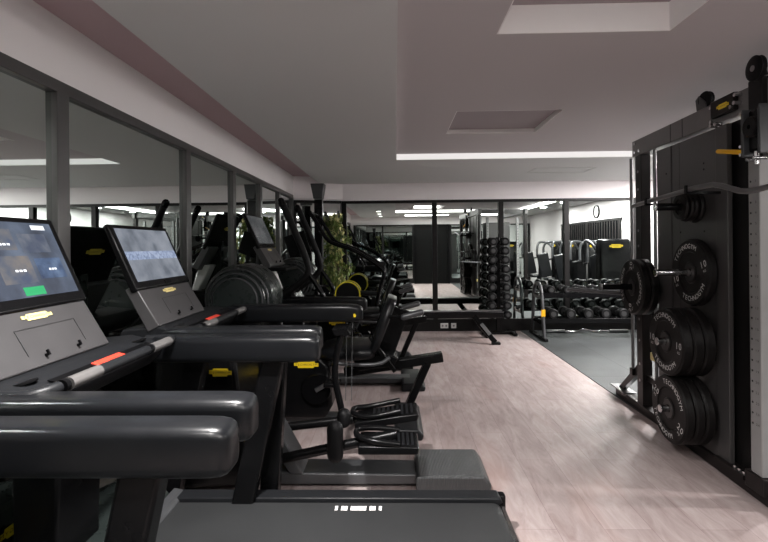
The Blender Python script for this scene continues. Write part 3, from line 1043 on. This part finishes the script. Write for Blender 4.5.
def elliptical(yc):
    t = thing('elliptical_trainer', (-.5, yc, 0), 'black elliptical with two long upright pole handles and small screen', 'elliptical trainer')
    MB().prism([(-1.35, .02), (.15, .02), (.15, .08), (-1.35, .10)], yc - .06, yc + .06).build('base_beam', M['midgrey'], t, bevel=.01)
    MB().box(-1.36, -1.24, yc - .28, yc + .28, 0, .07).build('front_foot', M['black'], t, bevel=.012)
    rear_foot(t, .05, .28, yc - .22, yc + .22, .08, 'char')
    MB().prism([(-.86, .08), (-.95, .85), (-1.05, 1.0), (-1.42, 1.0), (-1.46, .08)], yc - .15, yc + .15).build('body_cover', M['black'], t, bevel=.04, seg=3)
    MB().prism([(-1.28, .98), (-1.20, .98), (-1.30, 1.26), (-1.42, 1.26)], yc - .05, yc + .08).build('mast', M['white'], t, bevel=.015, label='pale grey console mast')
    MB().box(-1.27, -1.08, yc - .22, yc + .20, 1.20, 1.235).build('accessory_tray', M['deep'], t, bevel=.01)
    console(t, yc - .13, yc + .34, dz=.215, screen='off')
    for s in (-1, 1):
        y_ = yc + s * .29
        MB().tube([(-1.26, y_, .84), (-1.05, y_, 1.0), (-.86, y_, 1.14), (-.835, y_, 1.25), (-.95, y_, 1.54), (-1.08, y_, 1.84), (-1.10, y_, 1.88)], .034, 14, smooth=1).build('pole_handle', M['rubber'], t)
        MB().capsule((-1.09, y_, 1.855), (-1.105, y_, 1.885), .036, 14).build('handle_cap', M['black'], t)
        MB().tube([(-.855, y_, 1.20), (-.73, y_, 1.02), (-.69, y_, .93), (-.76, y_, .87), (-1.05, y_, .87)], .024, 12, smooth=2).build('fixed_handle', M['satin'], t)
        ph = .12 if s < 0 else -.05
        MB().tube([(-1.0, yc + s * .14, .30), (-.75, yc + s * .14, .26 + ph), (.0, yc + s * .14, .32 + ph * .4)], .026, 12).build('pedal_rod', M['satin'], t)
        footplate(t, -.40, -.04, yc + s * .15, .36 + ph, .36 + ph * .6, .075)
    arm_mb(-1.10, -.275, yc - .30, .955, .05, .07, 1.9).build('armrest', M['pad'], t, angle=50)
    MB().prism([(-1.0, .1), (-.92, .1), (-.72, .83), (-.80, .83)], yc - .33, yc - .28).build('upright', M['satin'], t, bevel=.01)
    badge(t, (-1.1, yc - .1515, .62), (1, 0, 0), (0, 0, 1), .16, .05)
    return t


elliptical(3.80)
R2 = dup(R1, (-.4, 4.44, 0), 'farther black recumbent bike between the elliptical and the stair climber')


def climber(yc):
    t = thing('stair_climber', (-.6, yc, 0), 'black stair climber with long bent handrails near the hanging plant', 'stair climber')
    MB().prism([(-1.42, 0), (-.30, 0), (-.30, .12), (-1.0, .85), (-1.42, .95)], yc - .24, yc - .20).build('side_panel', M['black'], t, bevel=.01)
    MB().prism([(-1.42, 0), (-.30, 0), (-.30, .12), (-1.0, .85), (-1.42, .95)], yc + .20, yc + .24).build('side_panel', M['black'], t, bevel=.01)
    for i in range(4):
        MB().box(-.50 - i * .2, -.33 - i * .2, yc - .195, yc + .195, .17 * (i + 1) - .03, .17 * (i + 1)).build('step', M['char'], t, bevel=.005)
    MB().box(-1.40, -1.12, yc - .195, yc + .195, .02, .86).build('drive_housing', M['satin'], t)
    badge(t, (-.55, yc - .2415, .25), (1, 0, 0), (0, 0, 1), .22, .055)
    for s in (-1, 1):
        y_ = yc + s * .25
        MB().tube([(-1.12, y_, 1.90), (-.98, y_, 1.68), (-.90, y_, 1.53), (-.80, y_, 1.47), (-.52, y_, 1.385), (-.16, y_, 1.14), (-.14, y_, 1.06), (-.22, y_, .86), (-.34, y_ - s * .02, .12)], .026, 12, smooth=2).build('handrail', M['satin'], t)
    MB().tube([(-1.12, yc - .25, 1.88), (-1.15, yc, 1.90), (-1.12, yc + .25, 1.88)], .024, 12, smooth=1).build('cross_handle', M['satin'], t)
    MB().prism([(-1.32, .9), (-1.2, .9), (-1.30, 1.35), (-1.36, 1.35)], yc - .06, yc + .06).build('mast', M['black'], t, bevel=.01)
    MB().bar((-1.30, yc, 1.32), (-1.40, yc, 1.62), .30, .03, up=(0, 1, 0)).build('display', M['deep'], t, bevel=.008)
    return t


climber(5.0)


def rower(yc):
    t = thing('rowing_machine', (.4, yc, 0), 'black rowing machine with long beam and yellow-rimmed flywheel against the back mirror', 'rowing machine')
    fl = MB().lathe([(0, 0), (.165, 0), (.18, .02), (.18, .16), (.165, .18), (0, .18)], (-.70, yc - .16, .735), (0, 1, 0), 44, closed=False).build('flywheel_housing', M['rubber'], t)
    for h in (-.004, .168):
        MB().lathe([(.171, 0), (.186, 0), (.186, .016), (.171, .016)], (-.70, yc - .16 + h, .735), (0, 1, 0), 44).build('yellow_rim', M['ring_yellow'], fl, label='bright yellow rim')
    MB().prism([(-.74, .10), (-.54, .10), (-.45, .45), (-.56, .60), (-.72, .60)], yc - .07, yc + .07).build('front_column', M['black'], t, bevel=.02)
    MB().box(-.70, -.58, yc - .15, yc + .15, 0, .10).build('front_foot', M['black'], t, bevel=.012)
    MB().capsule((-.50, yc - .115, .75), (-.24, yc - .115, .735), .035, 12).build('row_handle', M['char'], t)
    MB().bar((-.55, yc, .395), (1.60, yc, .40), .12, .095).build('rail_beam', M['black'], t, bevel=.012)
    MB().bar((-.5, yc, .452), (1.58, yc, .456), .06, .014).build('rail_top', M['steel'], t)
    st = MB().loft([sec(x, yc, .53, w_, .03, 20, 3) for x, w_ in ((-.20, .08), (-.17, .13), (-.05, .15), (.06, .13), (.09, .08))]).build('seat', M['pad'], t, angle=60)
    MB().box(-.12, .0, yc - .06, yc + .06, .466, .50).build('seat_carriage', M['satin'], t)
    for s in (-1, 1):
        MB().bar((1.16, yc + s * .045, .38), (1.43, yc + s * .19, .03), .075, .05, up=(0, 1, 0)).build('rear_leg', M['black'], t, bevel=.006)
        MB().bar((1.25, yc + s * .092 + (-.027 if s < 0 else .027), .285), (1.36, yc + s * .155 + (-.027 if s < 0 else .027), .14), .05, .004, up=(0, 1, 0)).build('leg_plate', M['steel'], t)
        MB().box(1.38, 1.50, yc + s * .19 - .035, yc + s * .19 + .035, 0, .035).build('foot_pad', M['rubber'], t, bevel=.008)
        MB().prism([(-.36, .46), (-.12, .44), (-.30, .70), (-.35, .70)], yc + s * .13 - .05, yc + s * .13 + .05).build('foot_rest', M['char'], t, bevel=.01)
    badge(t, (-.63, yc - .0715, .40), (1, 0, 0), (0, 0, 1), .10, .035)
    return t


rower(5.45)


# tall artificial plant -------------------------------------------------
def plant(x, y, z0, z1, r, label):
    t = thing('climbing_plant', (x, y, 0), label, 'plant')
    MB().lathe([(0, 0), (.13, 0), (.16, .34), (.145, .34), (.135, .30), (0, .30)], (x, y, 0), (0, 0, 1), 28, closed=False).build('pot', M['black'], t)
    MB().tube([(x, y, .3), (x + .02, y, 1.0), (x - .01, y, z1 - .1)], [.025, .012], 8).build('stem', M['stem'], t)
    f = MB()
    for i in range(820):
        k = rnd.random()
        z = z0 + (z1 - z0) * k
        rr = r * (.55 + .45 * math.sin(PI * min(1, .25 + k * .7))) * math.sqrt(rnd.random()) * (.8 + .35 * math.sin(z * 13.0) + .2 * math.sin(z * 29.0 + 1))
        a = rnd.random() * 2 * PI
        p = Vector((x + rr * math.cos(a) * 1.15, y + rr * math.sin(a) * .8, z + rnd.uniform(-.03, .03)))
        L = rnd.uniform(.045, .10)
        W = L * rnd.uniform(.5, .75)
        m = Matrix.Translation(p) @ Matrix.Rotation(rnd.random() * 2 * PI, 4, 'Z') @ Matrix.Rotation(rnd.uniform(.2, 1.9), 4, 'Y') @ Matrix.Rotation(rnd.uniform(-.6, .6), 4, 'X')
        f.use(1 if rnd.random() < .35 else 0)
        f.add([m @ Vector(v) for v in ((0, 0, 0), (L * .35, W / 2, .006), (L * .8, W * .3, .002), (L, 0, -.008), (L * .8, -W * .3, .002), (L * .35, -W / 2, .006))], [(0, 1, 2, 3), (0, 3, 4, 5)])
    f.build('leaves', [M['leaf'], M['leaf2']], t, kind='stuff')


plant(-.93, 5.83, .40, 1.96, .16, 'tall leafy green artificial plant in the back left corner by the speaker post')

# ------------------------------------------------------------------ cable and rack rig on the right
X0 = 2.07
rig = thing('cable_rig', (2.6, 2.6, .006), 'tall black multi-station rig with plate pegs, dark panels and white numbered column on the right', 'gym rig')
G = .006
MB().box(X0, X0 + .08, 1.2, 3.50, G, .075).build('base_beam', M['rigframe'], rig, bevel=.005)
MB().box(3.22, 3.30, 1.2, 3.50, G, .075).build('base_beam', M['rigframe'], rig, bevel=.005)
MB().box(X0 + .08, 3.22, 3.08, 3.16, G, .075).build('cross_beam', M['rigframe'], rig, bevel=.005)
MB().box(X0 - .02, X0 + .10, 3.34, 3.56, .0755, .088).build('foot_plate', M['steel'], rig, bevel=.003)
MB().prism([(3.42, .088), (3.48, .088), (3.18, .40), (3.16, .33)], X0 + .02, X0 + .06, 'yz').build('gusset', M['rigframe'], rig)
for x in (X0, 3.22):
    MB().box(x, x + .08, 3.08, 3.16, .075, 2.19).build('upright', M['rigframe'], rig, bevel=.005)
    MB().box(x, x + .08, 1.20, 1.28, .075, 2.19).build('upright', M['rigframe'], rig, bevel=.005)
    MB().box(x, x + .08, 1.15, 3.20, 2.19, 2.325).build('top_beam', M['beam'], rig, bevel=.004)
for z in (.28, .42, .62, .80, 1.42, 1.55, 1.9, 2.05):
    MB().cyl((X0 - .003, 3.12, z), (X0 + .001, 3.12, z), .011, n=14).build('upright_bolt', M['steel'], rig)
MB().box(X0 + .08, 3.22, 3.085, 3.155, 2.20, 2.31).build('top_cross_beam', M['panel'], rig, bevel=.004)
for y, x in ((3.25, X0 + .02), (2.95, X0 + .03)):
    MB().cyl((x, y, .34), (x, y, 2.19), .0135, n=16).build('guide_rod', M['rod'], rig)
    b = MB().box(x - .02, x + .03, y - .022, y + .022, .28, .34)
    b.build('rod_clamp', M['rigframe'], rig, bevel=.004)
MB().box(X0 + .035, X0 + .07, 2.93, 3.08, .285, .335).build('rod_bracket', M['rigframe'], rig)
MB().box(X0 - .005, X0 + .05, 2.92, 2.975, .50, .56).build('stop_tag', M['gold'], rig, bevel=.004, label='cream stop tag')
# dark storage panels
for nm, a, c, dx in (('end_panel', 2.752, 2.91, 0), ('seam_panel', 2.668, 2.744, .004), ('storage_panel', 2.34, 2.661, .0), ('post_panel', 2.245, 2.332, -.012)):
    MB().box(X0 + .02 + dx, X0 + .05 + dx, a, c, .08, 2.17).build(nm, M['panel'], rig, bevel=.003)
MB().box(X0 + .055, X0 + .08, 2.10, 2.85, .08, 2.18).build('inner_panel', M['framedark'], rig)
for y, z in ((2.44, 1.97), (2.44, 1.93), (2.44, 1.52), (2.655, 1.52), (2.80, 1.97)):
    MB().cyl((X0 + .0185, y, z), (X0 + .022, y, z), .007, n=12).build('panel_hole', M['deep'], rig)
pegs = [(2.46, 1.685, 1.795), (2.47, 1.245, 1.80), (2.46, .785, 1.80), (2.46, .335, 1.815)]
for y, z, xe in pegs:
    p = MB().cyl((xe, y, z), (X0 + .02, y, z), .0235, n=20)
    po = p.build('storage_peg', M['black'] if z > 1.5 else M['chrome'], rig)
    MB().cyl((xe - .012, y, z), (xe + .001, y, z), .027, n=20).build('peg_cap', M['chrome'], po, bevel=.004)
# perforated white column with numbers
CYc = 2.03
MB().box(X0 - .035, X0 + .035, CYc - .04, CYc + .028, .17, 1.90).build('height_column', M['column'], rig, bevel=.006)
nm = MB()
for i in range(24):
    z = 1.78 - i * .058
    m = frame((X0 - .0355, CYc - .018, z), (0, -1, 0), (0, 0, 1))
    nm.text(str(i + 1), .019, m, spacing=.6)
    MB().cyl((X0 - .0362, CYc + .012, z), (X0 - .0352, CYc + .012, z), .006, n=10).build('pin_hole', M['ink'], rig)
nm.build('lettering', M['ink'], rig, label='small black numbers up the white column')
MB().box(X0 - .045, X0 + .05, CYc - .055, CYc + .055, .075, .17).build('column_foot', M['rigframe'], rig, bevel=.005)
MB().box(X0 - .02, X0 + .07, 2.125, 2.33, .076, .10).build('bolt_plate', M['rigframe'], rig)
for y in (2.14, 2.17, 2.20):
    MB().cyl((X0 + .0, y, .10), (X0 + .0, y, .118), .012, n=12).build('foot_bolt', M['chrome'], rig)
MB().box(X0 - .03, X0 + .05, CYc - .05, CYc + .03, 1.90, 2.34).build('column_head', M['framedark'], rig, bevel=.006)
CYk = 1.965
# carriage with lever, pulleys, top bracket
MB().box(X0 - .075, X0 - .036, CYk - .035, CYk + .045, 1.93, 2.16).build('pulley_carriage', M['satin'], rig, bevel=.014, seg=3)
for y in (CYk - .045, CYk + .052):
    MB().prism([(y - .008, 1.91), (y + .008, 1.91), (y + .008, 2.14), (y, 2.17), (y - .008, 2.14)], X0 - .10, X0 - .045, 'yz').build('carriage_plate', M['midgrey'], rig, bevel=.003)
MB().lathe([(.012, 0), (.05, 0), (.056, .006), (.05, .011), (.05, .017), (.056, .022), (.05, .028), (.012, .028)], (X0 - .11, CYk, 2.06), (1, 0, 0), 28).build('small_pulley', M['black'], rig)
MB().capsule((X0 - .09, 2.035, 1.943), (X0 - .09, 2.185, 1.985), .0135, 14).build('adjust_handle', M['hyellow'], rig, label='yellow adjustment handle')
for y, z in ((CYk + .06, 1.925), (CYk + .06, 1.97), (CYk - .02, 1.89), (CYk + .02, 1.89), (CYk + .055, 2.15)):
    MB().cyl((X0 - .105, y, z), (X0 - .04, y, z), .009, n=12).build('carriage_bolt', M['chrome'], rig)
MB().cyl((X0 - .07, CYk, 1.86), (X0 - .07, CYk, 1.93), .012, n=12).build('cable_stop', M['chrome'], rig)
pl = MB().lathe([(.015, 0), (.058, 0), (.068, .006), (.060, .014), (.060, .022), (.068, .030), (.058, .036), (.015, .036)], (X0 - .06, CYc - .035, 2.385), (1, 0, 0), 36).build('top_pulley', M['rubber'], rig)
MB().cyl((X0 - .064, CYc - .035, 2.385), (X0 - .02, CYc - .035, 2.385), .016, n=16).build('axle', M['steel'], pl)
MB().prism([(CYc - .06, 2.34), (CYc + .03, 2.34), (CYc + .01, 2.42), (CYc - .04, 2.42)], X0 - .02, X0 + .0, 'yz').build('pulley_bracket', M['framedark'], rig, bevel=.004)
pl = MB().lathe([(.01, 0), (.048, 0), (.054, .008), (.047, .016), (.047, .024), (.054, .032), (.048, .04), (.01, .04)], (X0 + .01, 2.42, 2.385), (1, .25, 0), 32).build('beam_pulley', M['rubber'], rig)
MB().prism([(2.39, 2.325), (2.47, 2.325), (2.48, 2.40), (2.45, 2.42), (2.40, 2.36)], X0 + .0, X0 + .008, 'yz').build('pulley_bracket', M['midgrey'], rig)
MB().box(X0 - .03, X0 - .001, 2.15, 2.32, 2.22, 2.325).build('beam_bracket', M['rigframe'], rig, bevel=.005)
badge(rig, (X0 - .0305, 2.225, 2.27), (0, -1, 0), (0, 0, 1), .085, .03)
for y, z in ((2.345, 2.21), (2.345, 2.30), (2.31, 2.175), (2.275, 2.175), (2.165, 2.24), (2.135, 2.30), (2.14, 2.255), (3.15, 2.22), (3.15, 2.295), (3.09, 2.22)):
    MB().cyl((X0 - .04 if y < 2.33 else X0 - .012, y, z), (X0 + .002, y, z), .012, n=14).build('beam_bolt', M['chrome'], rig)
for y in (2.60, 2.72):
    MB().box(X0 - .001, X0 + .0, y, y + .005, 2.192, 2.322).build('beam_seam', M['deep'], rig)
# guided bar with sleeve and hook carriage
MB().cyl((1.69, 2.985, 1.09), (X0 + .05, 2.985, 1.09), .0255, n=20).cyl((X0 + .05, 2.985, 1.09), (3.30, 2.985, 1.09), .015, n=16).build('guided_bar', M['satin'], rig)
MB().cyl((1.678, 2.985, 1.09), (1.692, 2.985, 1.09), .03, n=20).build('sleeve_cap', M['steel'], rig)
MB().box(X0 + .014, X0 + .055, 2.955, 3.06, 1.04, 1.15).build('bar_carriage', M['satin'], rig, bevel=.006)
MB().tube([(X0 + .03, 3.22, 1.0), (X0 - .10, 3.30, 1.0), (X0 - .5, 3.36, 1.03)], .02, 10).build('safety_arm', M['midgrey'], rig)
# weight stack tower and second pair of columns at the far end of the rig
MB().box(2.36, 2.98, 2.55, 2.84, .08, 2.0).build('stack_housing', M['panel'], rig, bevel=.01)
for x in (2.34, 3.10):
    MB().box(x - .03, x + .03, 3.0, 3.045, .10, 2.12).build('height_column', M['column'], rig, bevel=.004)
    for i in range(22):
        MB().cyl((x, 3.0445, .5 + i * .07), (x, 3.0465, .5 + i * .07), .011, n=10).build('pin_hole', M['ink'], rig)
# pull-down bar hung in front of the panel
MB().box(X0 - .20, X0 + .02, 2.692, 2.708, 1.7201, 1.7361).box(X0 - .20, X0 - .19, 2.692, 2.708, 1.7361, 1.7761).build('bar_hook', M['satin'], rig)
MB().box(X0 - .20, X0 + .02, 2.292, 2.308, 1.7478, 1.7638).box(X0 - .20, X0 - .19, 2.292, 2.308, 1.7638, 1.8038).build('bar_hook', M['satin'], rig)
pb = MB().tube([(1.90, 2.898, 1.739), (1.90, 2.260, 1.782), (1.90, 2.125, 1.780), (1.90, 2.067, 1.764), (1.90, 1.951, 1.718), (1.90, 1.903, 1.709), (1.90, 1.816, 1.713), (1.90, 1.758, 1.720), (1.90, 1.449, 1.788), (1.90, 0.918, 1.778)], 0.0155, 14)
o = pb.build('pulldown_bar', M['bargrey'])
tag(o, 'long grey bent pull-down bar hung on hooks across the front of the rig', 'cable bar')


ON_RIG = [rig, o]


def plate(x, y, z, r, th, txt, label, group, big=True, rot=0.0):
    """plate on an axis along X, lettered face towards the aisle (-X)"""
    MB.ys = 1.0
    y *= S
    t = thing('weight_plate', (x, y, z - r), label, 'weight plate', group)
    ON_RIG.append(t)
    hole = .0262
    pr = [(hole, 0.004), (r * .30, 0.004), (r * .33, .008), (r * .60, .008), (r * .63, .0), (r * .95, .0), (r, .012), (r, th - .012), (r * .95, th), (hole, th)]
    MB().lathe(pr, (x, y, z), (1, 0, 0), 56).build('disc', M['plate'], t, angle=28)
    if big:
        MB().lathe([(hole + .001, .0), (r * .27, .0), (r * .27, .0035), (hole + .001, .0035)], (x, y, z), (1, 0, 0), 32).build('hub_ring', M['hubgrey'], t)
        if txt:
            L = MB()
            o_ = (x - .0005, y, z)
            L.arc_text('TECHNOGYM', .046, o_, (0, -1, 0), (0, 0, 1), r * .78, PI / 2 + rot, .185)
            L.arc_text('TECHNOGYM', .046, o_, (0, -1, 0), (0, 0, 1), r * .78, -PI / 2 + rot, .185, inward=True)
            for s in (0, PI):
                m_ = frame((x - .0005, y - math.cos(s + rot) * r * .76, z + math.sin(s + rot) * r * .76), (0, -math.cos(rot), math.sin(rot)), (0, math.sin(rot), math.cos(rot)))
                L.text(txt, .062, m_, spacing=.62)
                L.text('KG', .022, m_ @ Matrix.Translation((0, -.042, 0)), spacing=.7)
            L.build('lettering', M['letter'], t, label='white raised lettering')
    MB.ys = S
    return t


G1 = 'plates on the rig pegs'
plate(2.012, 2.47, 1.245, .225, .058, '10', 'single large black plate alone on the second peg from the top', G1, rot=.35)
plate(1.842, 2.46, .785, .225, .068, '10', 'front plate of the three on the third peg, marked 10', G1)
plate(1.912, 2.46, .785, .225, .068, '', 'middle plate of the three on the third peg from the top', G1)
plate(1.982, 2.46, .785, .225, .068, '', 'rear plate of the three on the third peg, against the panel', G1)
plate(1.858, 2.46, .335, .225, .062, '20', 'front plate of the stack on the lowest peg, marked 20', G1, rot=-.5)
plate(1.923, 2.46, .335, .225, .058, '', 'second plate of the stack on the lowest peg, behind the plate marked 20', G1)
plate(1.984, 2.46, .335, .225, .058, '', 'rear plate of the stack on the lowest peg, against the panel', G1)
plate(1.945, 2.46, 1.685, .088, .024, '', 'small black plate at the front of the topmost peg', G1, big=False)
plate(1.972, 2.46, 1.685, .10, .026, '', 'second small black plate on the topmost peg', G1, big=False)
plate(2.001, 2.46, 1.685, .095, .026, '', 'third small black plate on the topmost peg', G1, big=False)
plate(2.030, 2.46, 1.685, .108, .028, '', 'small black plate against the panel on the topmost peg', G1, big=False)
G2 = 'plates loaded on the bar'
plate(1.925, 2.985, 1.09, .225, .062, '20', 'outer large black plate loaded on the horizontal bar sleeve', G2, rot=1.5)
plate(1.990, 2.985, 1.09, .225, .062, '', 'inner large black plate loaded on the bar next to the rig upright', G2)


# the rig stands turned a little towards the aisle, with everything on it
PIV, TH = Vector((X0, 3.15 * S, 0)), math.radians(-2.5)
for o in ON_RIG:
    o.location = PIV + Matrix.Rotation(TH, 4, 'Z') @ (o.location - PIV)
    o.rotation_euler[2] = TH

# ------------------------------------------------------------------ dumbbells
def dumbbell(r, L, label, group):
    t = thing('dumbbell', (0, 0, 0), label, 'dumbbell', group)
    for s in (-1, 1):
        h = L * .30
        y0 = s * (L / 2 - h)
        MB().lathe([(0, 0), (r * .72, 0), (r * .97, h * .16), (r, h * .4), (r, h * .7), (r * .93, h * .93), (r * .80, h), (r * .76, h * .96), (0, h * .96)], (0, y0, r), (0, s, 0), 22, closed=False).build('head', M['rubber'], t, angle=30)
        MB().lathe([(0, 0), (r * .5, 0), (r * .5, .003), (0, .003)], (0, s * (L / 2 + .0 - h * .04), r), (0, s, 0), 18, closed=False).build('end_disc', M['outline'], t)
    MB().cyl((0, -L * .21, r), (0, L * .21, r), .016, n=12).build('handle', M['steel'], t)
    return t


ORD = ['first', 'second', 'third', 'fourth', 'fifth', 'sixth', 'seventh', 'eighth', 'ninth', 'tenth']
# two-tier rack in front of the back mirror
RY = 5.66
rk = thing('dumbbell_rack', (3.3, RY, .006), 'black two-tier dumbbell rack with grey curved end frames on the rubber floor', 'dumbbell rack')
for x in (2.20, 4.42):
    MB().tube([(x, RY - .24, .03), (x, RY - .20, .30), (x, RY - .17, .66), (x, RY - .12, .80), (x, RY - .02, .85), (x, RY + .10, .81), (x, RY + .16, .68), (x, RY + .20, .30), (x, RY + .24, .03)], .026, 12, smooth=2).build('end_frame', M['midgrey'], rk)
    MB().box(x - .03, x + .03, RY - .31, RY + .31, G, .045).build('foot', M['black'], rk, bevel=.008)
    MB().box(x - .018, x + .018, RY - .14, RY + .16, .23, .27).box(x - .018, x + .018, RY - .14, RY + .14, .61, .65).build('end_strut', M['black'], rk)
    MB().box(x - .028, x + .028, RY - .215, RY - .195, .36, .46).build('yellow_tag', M['hyellow'], rk, label='yellow tag')
for z0 in (.27, .65):
    MB().box(2.18, 4.44, RY - .16, RY - .05, z0, z0 + .03).box(2.18, 4.44, RY + .05, RY + .16, z0, z0 + .03).build('shelf_rail', M['satin'], rk, bevel=.004)
    MB().box(2.18, 4.44, RY - .175, RY - .162, z0 - .02, z0 + .05).build('shelf_lip', M['black'], rk, bevel=.003)
DA = dumbbell(.062, .27, '', 'dumbbells on the upper tier')
first = True
for i in range(9):
    lb = f'{ORD[i]} dumbbell from the left on the upper tier of the two-tier rack'
    x = 2.36 + i * .238
    if i == 0:
        DA.location, DA['label'] = (x, RY * S, .681), lb
    else:
        dup(DA, (x, RY, .681), lb)
DB = dumbbell(.08, .30, '', 'dumbbells on the lower tier')
for i in range(8):
    lb = f'{ORD[i]} larger dumbbell from the left on the lower tier of the two-tier rack'
    x = 2.38 + i * .262
    if i == 0:
        DB.location, DB['label'] = (x, RY * S, .301), lb
    else:
        dup(DB, (x, RY, .301), lb)

# upright tower of dumbbells
TX, TY = 1.65, 5.86
tw = thing('dumbbell_tower', (TX, TY, 0), 'black upright tower rack holding two columns of round dumbbells before the back mirror', 'dumbbell rack')
MB().prism([(TX - .035, .05), (TX + .035, .05), (TX + .025, 1.56), (TX - .025, 1.56)], TY - .02, TY + .03).build('spine', M['satin'], tw, bevel=.004)
MB().box(TX - .27, TX + .27, TY - .03, TY + .03, .0, .05).box(TX - .25, TX - .19, TY - .165, TY + .165, 0, .045).box(TX + .19, TX + .25, TY - .165, TY + .165, 0, .045).build('base', M['black'], tw, bevel=.006)
DT = dumbbell(.066, .21, '', 'dumbbells on the tower')
k = 0
for r_ in range(9):
    z = .26 + r_ * .145
    sp = .125 - .004 * r_
    MB().box(TX - sp - .035, TX + sp + .035, TY - .012, TY + .012, z + .034, z + .0495).build('cradle', M['steel'], tw)
    for s in (-1, 1):
        lb = f'{ORD[8 - r_]} dumbbell from the top in the {"left" if s < 0 else "right"} column of the dumbbell tower'
        loc = (TX + s * sp, TY, z)
        if k == 0:
            DT.location, DT['label'] = (loc[0], loc[1] * S, loc[2]), lb
        else:
            dup(DT, loc, lb)
        k += 1

# curl bar lying on the rubber floor
p = [(2.42, 5.90, .033), (2.75, 5.90, .033)]
for i, (dx, dy) in enumerate(((2.83, -.035), (2.94, .0), (3.03, .035), (3.13, .0), (3.22, -.035), (3.30, 0))):
    p.append((dx, 5.90 + dy * .2, .033 + abs(dy) * .9 * (1 if dy > 0 else -.35)))
p += [(3.40, 5.90, .033), (3.72, 5.90, .033)]
t = thing('curl_bar', (3.07, 5.9, .006), 'silver zigzag curl bar lying on the rubber floor under the dumbbell rack', 'curl bar')
MB().tube(p, .013, 10, smooth=1).build('shaft', M['chrome'], t)
for a, c in ((2.42, 2.72), (3.44, 3.72)):
    MB().cyl((a, 5.90, .033), (c, 5.90, .033), .0255, n=16).build('sleeve', M['steel'], t)


# ------------------------------------------------------------------ weight machines by the right wall (met in the mirrors)
def strength_machine(label, loc, rz):
    MB.ys = 1.0
    t = thing('weight_machine', (0, 0, 0), label, 'weight machine', 'weight machines by the right wall')
    MB().box(-.55, .55, -.05, .05, 0, .08).box(-.55, -.47, -.42, .42, 0, .08).box(.47, .55, -.38, .38, 0, .08).build('base_frame', M['satin'], t, bevel=.008)
    MB().prism([(-.62, .08), (-.36, .08), (-.36, 1.42), (-.42, 1.52), (-.56, 1.52), (-.62, 1.42)], -.30, .30).build('stack_shroud', M['black'], t, bevel=.03, seg=3)
    for i in range(10):
        MB().box(-.358, -.33, -.10, .10, .22 + i * .065, .275 + i * .065).build('stack_plate', M['black'], t)
    badge(t, (-.628, .0, 1.38), (0, -1, 0), (0, 0, 1), .26, .07)
    badge(t, (-.352, .0, 1.38), (0, 1, 0), (0, 0, 1), .26, .07)
    MB().tube([(-.40, -.28, 1.30), (-.30, -.36, 1.46), (-.05, -.38, 1.50), (.05, -.30, 1.38), (.05, -.30, 1.05)], .032, 12, smooth=2).build('press_arm', M['midgrey'], t)
    MB().tube([(-.40, .28, 1.30), (-.30, .36, 1.46), (-.05, .38, 1.50), (.05, .30, 1.38), (.05, .30, 1.05)], .032, 12, smooth=2).build('press_arm', M['midgrey'], t)
    for s in (-1, 1):
        MB().capsule((.03, s * .30, 1.03), (.20, s * .30, 1.0), .022, 12).build('hand_grip', M['rubber'], t)
    MB().bar((.10, 0, .08), (.10, 0, .46), .08, .08, up=(0, 1, 0)).build('seat_post', M['satin'], t)
    MB().box(-.10, .34, -.19, .19, .46, .54).build('seat', M['pad'], t, bevel=.03, seg=3)
    MB().bar((.30, 0, .56), (.42, 0, 1.18), .30, .07, up=(0, 1, 0)).build('backrest', M['pad'], t, bevel=.025, seg=3)
    MB().bar((.50, 0, .06), (.46, 0, 1.10), .07, .06, up=(0, 1, 0)).build('back_post', M['satin'], t)
    MB.ys = S
    t.location = (loc[0], loc[1] * S, loc[2])
    t.rotation_euler[2] = rz
    return t


W1 = strength_machine('black weight machine with yellow badge closest to the end of the dumbbell rack', (4.30, 4.60, .006), -PI / 2)
dup(W1, (4.30, 3.55, .006), 'black weight machine with yellow badge under the wall clock', rotz=PI)
dup(W1, (4.30, 2.55, .006), 'black weight machine with yellow badge under the far half of the window', rotz=PI)
dup(W1, (4.30, 1.50, .006), 'black weight machine with yellow badge under the near end of the window', rotz=PI)
dup(W1, (3.9, .1, .006), 'black weight machine in front of the wall mirror beside the black door', rotz=PI / 2)

# ------------------------------------------------------------------ camera, world, view
cam = bpy.data.cameras.new('camera')
cam.sensor_width = 36
cam.lens = 36 * 363 * S / 768
cam.shift_y = -26 / 768
cam.clip_start = .02
co = bpy.data.objects.new('camera', cam)
COL.objects.link(co)
co.matrix_world = Matrix.Translation((0, 0, 1.45)) @ Matrix.Rotation(math.atan(math.tan(math.radians(1.74)) / S), 4, 'Z') @ Matrix.Rotation(PI / 2, 4, 'X') @ Matrix.Rotation(-.010, 4, 'Z')
SC.camera = co
wd = bpy.data.worlds.new('world')
SC.world = wd
wd.use_nodes = True
wd.node_tree.nodes['Background'].inputs[0].default_value = (.5, .5, .5, 1)
wd.node_tree.nodes['Background'].inputs[1].default_value = .05
vs = SC.view_settings
vs.view_transform = 'Standard'
vs.look = 'None'
vs.exposure = EXPOSURE
vs.gamma = 1.0
vs.use_curve_mapping = False
SC.cycles.use_denoising = True
SC.cycles.max_bounces = 12
SC.cycles.glossy_bounces = 8
SC.cycles.diffuse_bounces = 6
SC.cycles.sample_clamp_indirect = 20
